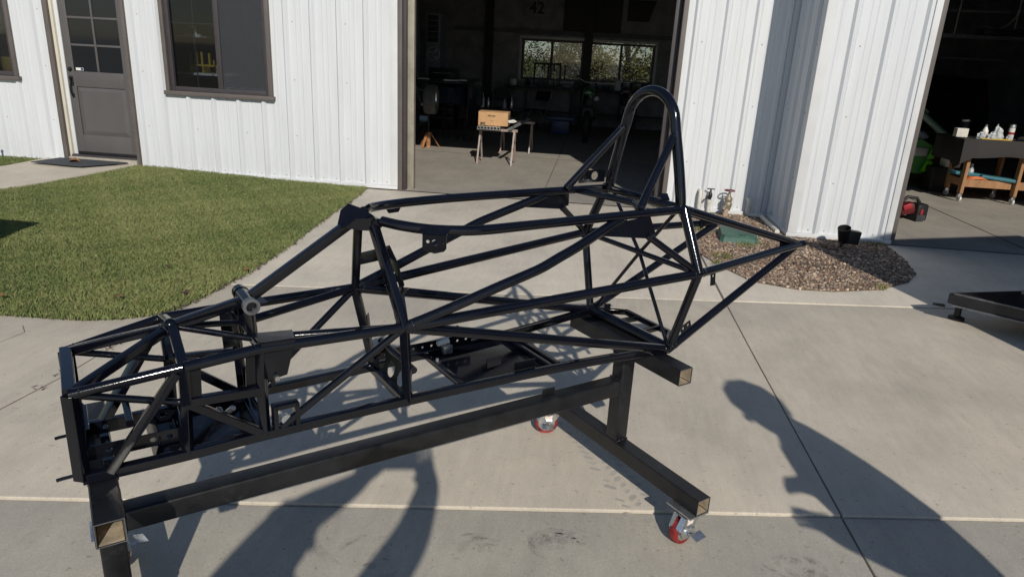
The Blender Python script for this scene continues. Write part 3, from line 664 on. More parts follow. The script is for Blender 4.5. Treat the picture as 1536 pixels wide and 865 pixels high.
# interior beams and wall posts
bm_ = MB(); bm_.span((-3.6, 9.86, 2.10), (3, 10.0, 2.19)); part('wall_girt', bm_, 'dark', bld, 0)
for x in (-2.72, -.62+.3, 1.9, 4.6): part('steel_post', MB().span((x-.1, 9.80, .0), (x+.1, 9.858, 4.9)), 'black', bld, 0)
part('door_opening_panel', MB().span((-.95, 9.95, 2.2), (.42, 10.018, 3.6)), 'black', bld, 0)
for i in range(4): part('rafter', MB().box((-2+3.2*i, 5, 3.66), (.12, 9.6, .2), Matrix.Rotation(R(4.7), 3, 'X')), 'dark', bld, 0)

# outside plumbing, low voltage light, valve box
def pipe_thing(nm, label, cat, loc, builder, group=None):
    t = thing(nm, label, cat, loc, group); builder(t); return t
def b_(t):
    part('pipe', MB().tube([(1.215, -.075, -.01), (1.215, -.075, .20), (1.215, -.07, .235), (1.215, -.04, .25), (1.215, .0, .25)], .021, 12), 'pvc', t, 60)
pipe_thing('vent_pipe', 'short white pipe with an elbow against the wall, leftmost beside the taps', 'pipe', (1.215, -.075, 0), b_)
def b_(t):
    part('riser', MB().tube([(1.32, -.085, -.01), (1.32, -.085, .15)], .021, 12).lathe([(.027, .13), (.027, .165)], (1.32, -.085, 0), (0, 0, 1), 12, True), 'pvc', t, 40)
    part('tap_body', MB().lathe([(.014, .165), (.019, .185), (.024, .20), (.022, .23), (.013, .245), (.008, .275)], (1.32, -.085, 0), (0, 0, 1), 12, True).tube([(1.32, -.085, .205), (1.29, -.12, .20), (1.275, -.135, .18)], .012, 8), 'spot', t, 50)
    part('tap_handle', MB().box((1.32, -.085, .282), (.085, .016, .012), bev=.004), 'spot', t, 30)
pipe_thing('garden_tap', 'small dark garden tap on a white riser by the wall', 'tap', (1.32, -.085, 0), b_)
def b_(t):
    part('riser', MB().tube([(1.49, -.17, -.01), (1.49, -.17, .09)], .03, 12), 'tanpipe', t, 40)
    part('tap_body', MB().lathe([(.032, .07), (.036, .10), (.044, .125), (.044, .15), (.034, .165), (.042, .185), (.042, .205), (.026, .225), (.016, .24), (.016, .26), (.007, .265), (.007, .285)], (1.51, -.14, 0), (0, 0, 1), 14, True).tube([(1.51, -.14, .12), (1.47, -.19, .11), (1.455, -.205, .085)], .02, 10).tube([(1.51, -.14, .14), (1.54, -.04, .14)], .016, 8), 'brass', t, 50)
    h = MB(); h.tube([(1.51+.052*math.cos(q), -.14+.052*math.sin(q), .288) for q in [i*math.pi/8 for i in range(16)]], .007, 6, close=True)
    for q in (0, 2.1, 4.2): h.tube([(1.51, -.14, .286), (1.51+.05*math.cos(q), -.14+.05*math.sin(q), .288)], .005, 6)
    part('tap_handle', h, 'dred', t, 60)
pipe_thing('brass_gate_valve', 'weathered brass valve with a round red handwheel by the wall', 'tap', (1.51, -.14, 0), b_)
def b_(t):
    part('pipe', MB().tube([(1.745, -.0, .19), (1.745, -.04, .19), (1.745, -.075, .178), (1.745, -.085, .15), (1.745, -.085, .06), (1.75, -.09, .03), (1.80, -.10, .028), (1.86, -.10, .028), (1.885, -.12, .028), (1.888, -.85, .028)], .024, 12), 'pvc', t, 60)
pipe_thing('drain_pipe', 'white drain pipe turning along the foot of the wall corner', 'pipe', (1.745, -.085, 0), b_)
single('clay_stub', MB().lathe([(.026, 0), (.028, .03), (.026, .075), (.0001, .078)], (1.40, -.70, 0), (0, 0, 1), 12), 'tanpipe', 'small tan stub standing in the gravel behind the green box', 'stub', (1.40, -.70, 0))
single('sprinkler_stub', MB().lathe([(.012, 0), (.012, .11), (.018, .115), (.018, .135), (.0001, .138)], (-7.2, -.1, .06), (0, 0, 1), 10), 'spot', 'small dark sprinkler riser at the wall left of the door', 'sprinkler', (-7.2, -.1, .06))
vb = thing('valve_box', 'green plastic irrigation valve box in the gravel bed', 'valve box', (1.44, -1.18, 0))
c = Vector((1.44, -1.18, 0)); rot = Matrix.Rotation(R(-6), 3, 'Z')
fr_ = MB()
rings = []
for z, s in ((0, 1.08), (.055, 1.0), (.062, 1.0)): rings.append([c+rot @ Vector((sx*.165*s, sy*.215*s, z)) for sx, sy in ((-1, -.82), (-.82, -1), (.82, -1), (1, -.82), (1, .82), (.82, 1), (-.82, 1), (-1, .82))])
fr_.rings(rings, False, True); part('box_body', fr_, 'valvegreen', vb, 30)
ld = MB(); rings = []
for z, s in ((.0625, .97), (.072, .97), (.075, .94)): rings.append([c+rot @ Vector((sx*.165*s, sy*.215*s, z)) for sx, sy in ((-1, -.82), (-.82, -1), (.82, -1), (1, -.82), (1, .82), (.82, 1), (-.82, 1), (-1, .82))])
ld.rings(rings, True, True)
for i in range(11): ld.box(c+rot @ Vector((-.12+.024*i, .01, .0758)), (.006, .33, .003), rot)
part('lid', ld, 'valvegreen', vb, 30)
part('lid_slot', MB().box(c+rot @ Vector((.03, -.165, .0757)), (.06, .018, .004), rot), 'black', vb, 0)
sp = thing('spot_light', 'black low voltage spot light on a stake in the gravel', 'spot light', (2.37, -1.26, 0))
part('stake', MB().tube([(2.365, -1.27, -.02), (2.365, -1.27, .09)], .012, 8), 'spot', sp, 60)
ax = Vector((-.22, -.30, .93)).normalized()
part('lamp_hood', MB().lathe([(.03, -.1), (.045, -.09), (.052, -.03), (.058, .06), (.053, .06), (.047, -.02), (.0001, -.03)], Vector((2.372, -1.265, .148)), ax, 18), 'spot', sp, 50)
part('junction_box', MB().box((2.455, -1.27, .12), (.105, .08, .125), Matrix.Rotation(R(6), 3, 'Y'), .008), 'spot', sp, 30)
dm = single('door_mat', MB().poly([(x, y, lawn_z(x, y)+.040) for x, y in ((-6.50, -.42), (-5.84, -.46), (-5.52, -.08), (-6.40, -.07))], .008, (0, 0, 1)), 'mat_', 'charcoal door mat in front of the grey door', 'door mat', (-6.05, -.28, .07))

# ------------------------------------------------------------------ STAND AND CHASSIS
PSI = R(39.4595); A_ = Vector((math.cos(PSI), math.sin(PSI), 0)); C_ = Vector((math.sin(PSI), -math.cos(PSI), 0)); P0 = Vector((.1811, -5.4769, 0)); UZ = Vector((0, 0, 1))
def S(u, w, z): return P0+A_*u+C_*w+UZ*z                       # stand frame
def wc(u): return -.046-.027*u
def K(u, v, z): return P0+A_*u+C_*(wc(u)+v)+UZ*z               # chassis frame, v = offset from its centre line
ts, zg, zu, zb, LF = .0595, .12, .5312, .3738, 1.6716
GZ = -.0125
std = thing('chassis_stand', 'black square-tube rolling stand on red casters under the car frame', 'stand', tuple(P0))
def hollow(mb, a, b, s, wall_=.0036, up=(0, 0, 1)):
    """open square tube a-b with real wall thickness"""
    a, b = Vector(a), Vector(b); t = (b-a).normalized(); x = t.cross(Vector(up)).normalized(); y = x.cross(t); h = s/2; e = h*.1
    o = [(h-e, -h), (h, -h+e), (h, h-e), (h-e, h), (-h+e, h), (-h, h-e), (-h, -h+e), (-h+e, -h)]; k = (h-wall_)/h
    rg = lambda p, q: [p+x*i*q+y*j*q for i, j in o]
    mb.rings([rg(a, 1), rg(b, 1), rg(b, k), rg(a, k)], False, False, True); return mb
def cutface(mb, e, t, s, wall_=.0036):
    e = Vector(e); x = Vector(t).normalized().cross(UZ).normalized(); y = UZ; h = s/2-.0008; k = s/2-wall_+.0005; o = e+Vector(t).normalized()*.0006
    q = [(-1, -1), (1, -1), (1, 1), (-1, 1)]
    mb.add([o+x*h*i+y*h*j for i, j in q]+[o+x*k*i+y*k*j for i, j in q], [(i, (i+1) % 4, 4+(i+1) % 4, 4+i) for i in range(4)])
for nm, u, w, z in (('ground_tube', 0, .4504, zg), ('ground_tube', -LF, .4504, zg), ('saddle_tube', 0, .2975, zu), ('saddle_tube', -LF, .29, zu)):
    tb = part(nm, hollow(MB(), S(u, -w, z+ts/2), S(u, w, z+ts/2), ts), 'stand', std, 30)
    [part('cut_edge', (lambda m: (cutface(m, S(u, w*g_, z+ts/2), C_*g_, ts), m)[1])(MB()), 'trailedge', tb, 0) for g_ in (1, -1)]
    li = MB(); x = A_; h = ts/2-.0040
    for sgn in (-1, 1):
        li.add([S(u+sgn*h, w-.0015, z+ts/2-h), S(u+sgn*h, w-.0015, z+ts/2+h), S(u+sgn*h, w-.22, z+ts/2+h), S(u+sgn*h, w-.22, z+ts/2-h)], [(0, 1, 2, 3)])
        li.add([S(u-h, w-.0015, z+ts/2+sgn*h), S(u+h, w-.0015, z+ts/2+sgn*h), S(u+h, w-.22, z+ts/2+sgn*h), S(u-h, w-.22, z+ts/2+sgn*h)], [(0, 1, 2, 3)])
    part('bare_bore', li, 'raw', tb, 0)
for u in (0, -LF):
    part('post', MB().tube([S(u, 0, zg+ts+.0005), S(u, 0, zu-.0005)], 0, sq=(ts, ts), up=A_), 'stand', std, 20)
    wb = MB()
    for z in (zg+ts+.002, zu-.002):
        for (du, dw) in ((-1, -1), (-1, 1), (1, 1), (1, -1)):
            p = S(u+du*ts/2, dw*ts/2, z); q = S(u+(du if du == dw else -du)*ts/2, (-dw if du == dw else dw)*ts/2, z)
            wb.tube([p+(q-p)*t+UZ*random.uniform(-.0012, .0012) for t in [i/14 for i in range(15)]], [random.uniform(.0028, .0045) for _ in range(15)], 6)
    part('weld', wb, 'weld', std, 60)
part('long_beam', MB().tube([S(-LF+ts/2+.0005, 0, zb+ts/2), S(-ts/2-.0005, 0, zb+ts/2)], 0, sq=(ts, ts)), 'stand', std, 20)
wb = MB()
for u, sg in ((-ts/2, -1), (-LF+ts/2, 1)):
    q = [S(u, -ts/2, zb), S(u, ts/2, zb), S(u, ts/2, zb+ts), S(u, -ts/2, zb+ts)]
    wb = MB()
    for i in range(4): wb.tube([q[i]+(q[(i+1) % 4]-q[i])*t+A_*sg*random.uniform(0, .003) for t in [j/12 for j in range(13)]], [random.uniform(.003, .0048) for _ in range(13)], 6)
    part('weld', wb, 'weld', std, 60)
part('gusset', MB().poly([S(-LF+ts/2+.001, -.01, zb+ts+.045), S(-LF+ts/2+.001, .01, zb+ts+.045), S(-LF+ts/2+.001, .01, zb+ts+.001), S(-LF+ts/2+.001, -.01, zb+ts+.001)], .004), 'stand', std, 0)
part('tab', MB().box(S(-.33, -.012, zb+ts+.008), (.05, .004, .028), Matrix.Rotation(PSI, 3, 'Z'), .001), 'stand', std, 0)
def caster(base, yaw, gz=GZ):
    """swivel caster hanging from point base (underside of tube), trailing along yaw"""
    d = Vector((math.cos(yaw), math.sin(yaw), 0)); n = Vector((-d.y, d.x, 0)); rt = Matrix.Rotation(yaw, 3, 'Z'); B = Vector(base); H = B.z-gz
    pl = part('caster', MB().box(B-UZ*.0035-A_*.012, (.088, .112, .006), Matrix.Rotation(PSI, 3, 'Z'), .002), 'zinc', std, 30)
    R_ = .050; ax = B+d*.028-UZ*(H-R_)
    f = MB(); f.lathe([(.036, -.007), (.038, -.014), (.030, -.021), (.018, -.021)], B, (0, 0, 1), 18, True)
    f.box(B-UZ*.024+d*.008, (.076, .05, .007), rt, .002)
    for s in (-1, 1):
        o = n*s*.0245
        f.poly([B-d*.030-UZ*.021+o, B+d*.048-UZ*.021+o, ax+d*.038+UZ*.016+o, ax+d*.026-UZ*.012+o, ax+d*.006-UZ*.024+o, ax-d*.014-UZ*.020+o, ax-d*.030+UZ*.010+o], .004, n)
        f.poly([B-d*.030-UZ*.021+o*.93, B-d*.030-UZ*.021+o*.5, ax-d*.030+UZ*.022+o*.55, ax-d*.028+UZ*.012+o*.93], .003)
        f.poly([B+d*.048-UZ*.021+o*.98, B+d*.048-UZ*.021+o*.30, ax+d*.046+UZ*.026+o*.34, ax+d*.040+UZ*.014+o*.98], .0035)
        f.lathe([(.009, 0), (.009, .005), (.0001, .0055)], ax+n*s*.0265, n*s, 6)
        f.lathe([(.019, 0), (.017, .006), (.010, .007)], ax+n*s*.0262, n*s, 16, True)
    part('yoke', f, 'zinc', pl, 35)
    part('wheel', MB().lathe([(.012, -.015), (R_*.80, -.014), (R_*.93, -.0165), (R_*.99, -.012), (R_, 0), (R_*.99, .012), (R_*.93, .0165), (R_*.80, .014), (.012, .015)], ax, n, 28), 'castred', pl, 50)
    part('hub', MB().lathe([(.0001, -.018), (.016, -.018), (.019, -.0155), (R_*.72, -.0146), (R_*.72, .0146), (.019, .0155), (.016, .018), (.0001, .018)], ax, n, 20), 'zinc', pl, 40)
    bk = MB(); bk.tube([ax+n*.024, ax+n*.05+UZ*.004, ax+n*.066+UZ*.012], 0, sq=(.016, .005)); bk.box(ax+n*.068+UZ*.014, (.05, .03, .004), rt @ Matrix.Rotation(R(-20), 3, 'X'), .001); bk.box(ax+n*.03+UZ*.006-d*.01, (.03, .014, .03), rt, .004)
    part('brake_pedal', bk, 'zinc', pl, 30)
    lb = MB()
    for s in (-1, 1): lb.poly([B+d*.004-UZ*.026+n*s*.0270, B+d*.036-UZ*.026+n*s*.0270, B+d*.038-UZ*.050+n*s*.0270, B+d*.008-UZ*.050+n*s*.0270], .0006, n)
    part('label_sticker', lb, 'label', pl, 0)
    cb = MB()
    for i in (-1, 1):
        for j in (-1, 1): cb.lathe([(.006, -.0005), (.006, -.011), (.0001, -.011)], B+C_*.04*i+A_*.024*j, (0, 0, 1), 6)
    part('bolt', cb, 'bolt', pl, 30)
caster(S(0, .4504-.055, zg), R(224)); caster(S(0, -.4504+.05, zg), R(190), -.005); caster(S(-LF, .4504-.055, zg), R(300)); caster(S(-LF, -.4504+.05, zg), R(325))

ch = thing('race_car_chassis', 'black gloss tubular race car space frame with a tall roll hoop', 'car frame', tuple(P0+UZ*.59))
def ct(nm, pts, r=.0145, sq=None, m='chassis', up=None, n=14):
    return part(nm, MB().tube([K(*p) for p in pts], r, n, sq=(sq, sq) if sq and not isinstance(sq, tuple) else sq, up=up), m, ch, 13 if sq else 35)
def both(nm, pts, **k):
    for s in (1, -1): ct(nm, [(u, s*v, z) for u, v, z in pts], **k)
def smooth(pts, n=6):
    """Catmull-Rom through the points"""
    P = [np.array(p, float) for p in pts]; P = [2*P[0]-P[1]]+P+[2*P[-1]-P[-2]]; out = []
    for i in range(1, len(P)-2):
        for j in range(n):
            t = j/n; a, b, c_, d = P[i-1:i+3]
            out.append(tuple(.5*((2*b)+(-a+c_)*t+(2*a-5*b+4*c_-d)*t*t+(-a+3*b-3*c_+d)*t**3)))
    out.append(tuple(P[-2])); return out
T1 = (-1.707, .127, .814); B1 = (-1.709, .122, .606); T2 = (-1.488, .17, .848); M2 = (-1.487, .135, .744); B2 = (-1.492, .124, .604); T3 = (-1.315, .160, .855); M3 = (-1.313, .130, .733); B3 = (-1.311, .120, .604)
D = (-.953, .181, .851); BD = (-.917, .127, .604); MR = (.047, .298, .901); BR = (.04, .217, .604); H = (.047, .200, 1.094); TIP = (.725, .200, .904); A2 = (-1.484, 0, .885); PV = (-1.31, 0, .925); AX = (-1.005, 0, 1.112); CN = (-1.31, .062, .842)
SQ = .0245
# bottom rails and cross tubes
both('bottom_rail', smooth([B1, B2, B3, BD, (-.6, .143, .604), (-.36, .160, .604), (-.12, .190, .604), BR], 5), sq=SQ)
for nm, u, v, z, s in (('cross_tube', -1.706, .11, .606, .026), ('cross_tube', -1.655, .11, .612, .022), ('cross_tube', -1.492, .112, .606, .024), ('cross_tube', -1.311, .108, .606, .024)): ct(nm, [(u, -v, z), (u, v, z)], sq=s)
ct('rear_cross_tube', [(.04, -.215, .606), (.04, .215, .606)], r=.021)
# nose
ct('nose_cross_tube', [(T1[0], -T1[1], T1[2]), T1], sq=.0265); both('nose_post', [T1, B1], sq=.0265)
both('upper_rail', [T1, T2], r=.0125); both('nose_strut', [T1, M2], r=.0085); both('nose_strut', [T1, A2], sq=.021)
both('nose_brace', [(-1.652, .124, .612), (-1.50, .163, .838)], sq=(.034, .020))
both('stud', [(-1.712, .1, .606), (-1.748, .1, .605), (-1.758, .1, .604)], r=.0042, n=8)
both('upright', [A2, T2], sq=.022); both('upright', [T2, M2], sq=.024); both('post', [M2, B2], sq=.020)
both('upper_rail', [T2, T3, D], r=.0135); both('mid_rail', [M2, M3], sq=.022); both('side_brace', [M2, B3], sq=.021); both('post', [T3, M3, B3], sq=.021)
both('nose_strut', [A2, CN], r=.0082); both('cockpit_strut', [CN, D], r=.0115)
# front shock mount bulkhead
both('bulkhead_leg', [(-1.31, .030, .915), (-1.31, .048, .845)], sq=.021); both('bulkhead_leg', [CN, (-1.313, .15, .85)], sq=.020)
ct('bulkhead_tie', [(-1.31, -.05, .842), (-1.31, .05, .842)], r=.009)
pvt = part('pivot_tube', MB().tube([K(-1.31, -.075, .926), K(-1.31, .052, .926)], .0185, 20), 'chassis', ch, 40)
for s, m in ((1, 'raw'), (-1, 'chassis')):
    part('pivot_sleeve', MB().rings([[K(-1.31, 0, .926)+C_*(s*d)+A_*(math.cos(q)*r)+UZ*(math.sin(q)*r) for q in [2*math.pi*i/24 for i in range(24)]] for r, d in ((.0205, .045), (.0205, .064), (.0135, .065), (.0135, .035))], False, True), 'trailedge' if s == 1 else 'chassis', pvt, 40)
ct('ridge_tube', [(-1.474, 0, .8875), PV], sq=.0245); part('joint_ball', MB().ico(K(-1.487, 0, .888), .0175, 3), 'chassis', ch, 60); ct('ridge_tube', [PV, (-1.02, 0, 1.105)], sq=.0245)  # ball added over the nose joint to hide tube ends that shone too bright
# dash hoop
both('dash_leg', [(-.985, .055, 1.10), D], sq=.0235); both('dash_post', [D, BD], sq=.0235)
hd = MB(); hd.poly([K(-1.06, -.013, 1.09), K(-1.06, .013, 1.09), K(-.985, .050, 1.126), K(-1.0, .02, 1.137), K(-1.02, -.034, 1.143), K(-1.04, -.04, 1.125)], .004)
for s_ in (1, -1): hd.poly([K(-1.05, s_*.014, 1.09), K(-1.025, s_*.035, 1.118), K(-.978, s_*.056, 1.12), K(-.978, s_*.066, 1.088), K(-1.01, s_*.036, 1.085)], .004)
hd.poly([K(-1.02, -.034, 1.142), K(-1.0, .02, 1.137), K(-.985, .050, 1.125), K(-.965, .064, 1.096), K(-.965, -.064, 1.098), K(-.99, -.05, 1.122)], .004)
hd.tube([K(-.978, -.066, 1.106), K(-.978, .066, 1.106)], .015, 10)
part('dash_gusset', hd, 'plate', ch, 30)
kb = MB(); kb.tube([K(-.955, -.160, .945), K(-.895, -.15, .955), K(-.885, -.075, .985), K(-.885, -.03, .955), K(-.89, .03, .905)], 0, sq=(.004, .036), up=(0, 0, 1)); kb.tube([K(-.89, .03, .905), K(-.95, .13, .925), K(-.95, .160, .855)], 0, sq=(.036, .004), up=(0, 0, 1))
part('column_bracket', kb, 'plate', ch, 20)
both('dash_gusset', [(-.957, .155, .905), (-.957, .168, .862)], sq=(.03, .004))
# channel across the floor below the dash, with two lightening holes
def holed(p, U, V, w, h, holes, th, m, nm, parent=ch):
    """rectangular plate w x h from corner p along U,V with round holes (cx, cy, r): real openings"""
    bm = bmesh.new(); U = Vector(U).normalized(); V = Vector(V).normalized(); N_ = U.cross(V); n = 14; xs = sorted(holes, key=lambda q: q[0]); cuts = [0]
    for i in range(len(xs)-1): cuts.append((xs[i][0]+xs[i+1][0])/2)
    cuts.append(w); fac = []
    mb = MB()
    for i, (cx, cy, r) in enumerate(xs):
        a, b = cuts[i], cuts[i+1]; outer = []; inner = []
        for k in range(n):
            q = 2*math.pi*k/n+math.pi/n; dx, dy = math.cos(q), math.sin(q)
            tx = ((b-cx) if dx > 0 else (a-cx))/dx if abs(dx) > 1e-9 else 1e9; ty = ((h-cy) if dy > 0 else -cy)/dy if abs(dy) > 1e-9 else 1e9; t = min(tx, ty)
            outer.append((cx+dx*t, cy+dy*t)); inner.append((cx+dx*r, cy+dy*r))
        cor = [(a, 0), (b, 0), (b, h), (a, h)]
        for s in (-1, 1):
            o3 = [Vector(p)+U*x+V*y+N_*th/2*s for x, y in outer]; i3 = [Vector(p)+U*x+V*y+N_*th/2*s for x, y in inner]; fs = [(k, (k+1) % n, n+(k+1) % n, n+k) for k in range(n)]
            base = o3+i3; extra = []
            for c0 in cor:       # fill corner triangles
                k = min(range(n), key=lambda j: 0)
                c3 = Vector(p)+U*c0[0]+V*c0[1]+N_*th/2*s
                ks = sorted(range(n), key=lambda j: (Vector((*outer[j], 0))-Vector((*c0, 0))).length)
                bestp = None
                for k in range(n):
                    k2 = (k+1) % n
                    on = lambda q_, ax_: abs(q_[ax_]-c0[ax_]) < 1e-6
                    if (on(outer[k], 0) and on(outer[k2], 1)) or (on(outer[k], 1) and on(outer[k2], 0)): bestp = (k, k2)
                if bestp: extra.append(c3); fs.append((bestp[0], len(base)+len(extra)-1, bestp[1]))
            mb.add(base+extra, fs)
        l = [Vector(p)+U*x+V*y-N_*th/2 for x, y in inner]+[Vector(p)+U*x+V*y+N_*th/2 for x, y in inner]
        mb.add(l, [(k, (k+1) % n, n+(k+1) % n, n+k) for k in range(n)])
    q = [Vector(p)+U*x+V*y+N_*th/2*s for s in (-1, 1) for x, y in ((0, 0), (w, 0), (w, h), (0, h))]
    mb.add(q, [(i, (i+1) % 4, 4+(i+1) % 4, 4+i) for i in range(4)])
    bm.free(); return part(nm, mb, m, parent, 30)
holed(K(-.925, -.12, .610), C_, A_*.35+UZ, .24, .075, [(.05, .037, .024), (.12, .037, .024), (.19, .037, .024)], .003, 'plate', 'seat_bulkhead')
ct('cross_tube', [(-.925, -.118, .606), (-.925, .118, .606)], sq=.024); ct('cross_tube', [(-.895, -.12, .688), (-.895, .12, .688)], r=.0105)
both('dash_gusset', [(-.935, .128, .78), (-.925, .122, .66)], sq=(.022, .003))
# pedal box: master cylinder bars and floor pans
for v in (.088, -.03): holed(K(-1.70, v, .628), A_, UZ, .21, .034, [(.05, .017, .006), (.14, .017, .007), (.175, .017, .007)], .0035, 'plate', 'pedal_rail')
for u in (-1.69, -1.60): ct('pedal_cross_bar', [(u, -.105, .668), (u, .03, .668)], sq=.016)
holed(K(-1.69, -.10, .634), C_, UZ, .16, .05, [(.04, .025, .012), (.11, .025, .012)], .0035, 'plate', 'pedal_bulkhead')
def pan(u0, u1, v0, v1, z): 
    return part('floor_pan', MB().poly([K(u0, -v0, z), K(u1, -v1, z), K(u1, v1, z), K(u0, v0, z)], .0025, (0, 0, 1)), 'pan', ch, 0)
pan(-1.562, -1.285, .112, .110, .594); pan(-.738, -.372, .130, .152, .594)
part('pan_tunnel', MB().poly([K(-1.562, -.10, .596), K(-1.562, .10, .596), K(-1.545, .10, .648), K(-1.545, -.10, .648)], .0025), 'pan', ch, 0)
ct('cross_tube', [(-.738, -.122, .606), (-.738, .122, .606)], sq=.018); ct('cross_tube', [(-.392, -.142, .606), (-.392, .142, .606)], sq=.020); ct('cross_tube', [(-.42, -.142, .606), (-.42, .142, .606)], sq=.016)
part('seat_bracket', MB().poly([K(-.545, .118, .610), K(-.47, .122, .610), K(-.47, .122, .638), K(-.545, .118, .638)], .003), 'plate', ch, 0)
holed(K(-.93, -.128, .62), A_, UZ, .36, .032, [(.02+.032*i, .016, .0045) for i in range(11)], .003, 'plate', 'seat_rail')
both('harness_tab', [(-.66, .135, .665), (-.61, .135, .668)], sq=(.004, .03))
# cockpit sides
TR = smooth([(-.965, .065, 1.112), (-.93, .115, 1.108), (-.86, .165, 1.102), (-.75, .198, 1.098), (-.6, .205, 1.098), (-.4, .205, 1.097), (-.2, .203, 1.096), H], 6)
both('cockpit_rail', TR, r=.0138)
BT = smooth([D, (-.817, .200, .893), (-.69, .216, .934), (-.60, .228, .962), (-.55, .233, .978), (-.49, .233, 1.001), (-.409, .226, 1.027), (-.276, .206, 1.072), (-.235, .203, 1.085)], 5)
both('side_tube', BT, r=.0145)
both('side_rail', [D, MR], r=.0152); both('side_diagonal', [D, BR], r=.0155); both('side_brace', [D, (-1.27, .121, .614)], r=.0105)
G = (-.139, .226, 1.032)
both('side_tube', [G, MR], r=.0115)
for s in (1, -1): part('side_gusset', MB().poly([K(-.262, s*.211, 1.078), K(-.12, s*.211, 1.088), K(-.105, s*.228, 1.035), K(-.14, s*.232, 1.022), K(-.33, s*.222, 1.046)], .004), 'plate', ch, 30)
# mirror bracket with holes hanging from the near cockpit rail
mbk = holed(K(-.905, .186, 1.063), A_*.8+C_*.5, UZ, .062, .036, [(.014, .018, .0045), (.032, .016, .008), (.050, .018, .0045)], .0025, 'plate', 'switch_bracket')
part('bracket_tongue', MB().poly([K(-.905, .186, 1.064), K(-.905, .186, 1.064)+(A_*.8+C_*.5).normalized()*.062, K(-.905, .186, 1.056)+(A_*.8+C_*.5).normalized()*.056, K(-.905, .186, 1.05)+(A_*.8+C_*.5).normalized()*.032, K(-.905, .186, 1.056)+(A_*.8+C_*.5).normalized()*.005], .0025), 'plate', mbk, 0)
part('bracket_flange', MB().poly([K(-.905, .186, 1.099), K(-.905, .186, 1.099)+(A_*.8+C_*.5).normalized()*.062, K(-.87, .17, 1.112)+(A_*.8+C_*.5).normalized()*.05, K(-.905, .17, 1.112)], .0025), 'plate', mbk, 0)
part('rail_tab', MB().poly([K(-.87, -.13, 1.096), K(-.82, -.14, 1.096), K(-.828, -.138, 1.084), K(-.862, -.131, 1.084)], .003), 'plate', ch, 0)
# main roll hoop
hp = [(.047, .182, 1.095), (.047, .178, 1.125), (.046, .166, 1.18), (.046, .150, 1.24), (.045, .133, 1.30), (.045, .119, 1.345)]
cz, rr = 1.345, .108
arc = [(.045, .116*math.cos(q), cz+.112*math.sin(q)) for q in [math.pi*i/16 for i in range(1, 16)]]
hoop = smooth(hp, 3)+arc+list(reversed([(u, -v, z) for u, v, z in smooth(hp, 3)]))
ct('roll_hoop', hoop, r=.0178, n=18)
both('hoop_brace', [(-.150, .192, 1.105), (.038, .124, 1.325)], r=.0135)
both('bulkhead_leg', [H, MR], r=.0172); both('bulkhead_leg', [MR, BR], r=.0148)
ct('bulkhead_cross_tube', [(.05, -.20, 1.094), (.05, .20, 1.094)], r=.014); ct('shoulder_bar', [(-.10, -.20, 1.096), (-.05, .06, 1.096), (-.14, .195, 1.098)], r=.0125)
ct('bulkhead_cross_tube', [(.046, -.296, .901), (.046, .296, .901)], r=.0095)
ct('bulkhead_diagonal', [(.050, -.155, 1.08), (.062, 0, .893), (.046, .200, .618)], r=.0066); ct('bulkhead_diagonal', [(.050, .165, 1.08), (.062, 0, .893), (.046, -.200, .618)], r=.0066)
part('joint_ball', MB().ico(K(.06, 0, .896), .014, 2), 'weld', ch, 60)
holed(K(-.085, -.203, 1.118), A_, UZ, .12, .045, [(.072, .024, .016)], .003, 'plate', 'harness_plate')
both('harness_tab', [(.0, .155, 1.12), (.012, .13, 1.135)], sq=(.03, .004))
# rear frame
both('rear_tube', [H, TIP], r=.0145); both('rear_tube', [MR, (.735, .2005, .9035)], r=.0145); both('rear_tube', [BR, (.70, .2005, .894)], r=.0145)
for s in (1, -1):
    part('tip_collar', MB().rings([[K(.725, s*.2005, .904)+A_*dx+C_*(math.cos(q)*r)+UZ*(math.sin(q)*r) for q in [2*math.pi*i/16 for i in range(16)]] for r, dx in ((.0155, -.03), (.0155, .028), (.0105, .028), (.0105, -.0))], False, True), 'chassis', ch, 40)
    part('tip_gusset', MB().poly([K(.60, s*.2005, .93), K(.70, s*.2005, .91), K(.61, s*.203, .885)], .003), 'plate', ch, 0)
for s in (1, -1):
    holed(K(.125, s*.2925, .862), A_*1+UZ*-.25, UZ, .022, .044, [(.011, .014, .0045), (.011, .031, .0055)], .003, 'plate', 'mount_tab') if False else None
tb = holed(K(.135, .281, .842), A_, UZ*.95-A_*.12, .021, .046, [(.0105, .034, .005)], .003, 'plate', 'mount_tab')
holed(K(.095, .217, .652), A_*.66+UZ*.3, UZ*.9-A_*.4, .05, .026, [(.013, .014, .005), (.037, .014, .005)], .003, 'plate', 'mount_tab')
# lower engine cradle
ct('cradle_tube', [(.05, -.208, .604), (.155, -.13, .604), (.155, .11, .604), (.06, .19, .604)], sq=.020, up=(0, 0, 1)); both('cradle_tube', [(.06, .06, .606), (.15, .055, .606)], sq=.018)
part('cradle_tab', MB().poly([K(.07, -.17, .615), K(.09, -.155, .615), K(.09, -.155, .64), K(.07, -.17, .64)], .004), 'plate', ch, 0)
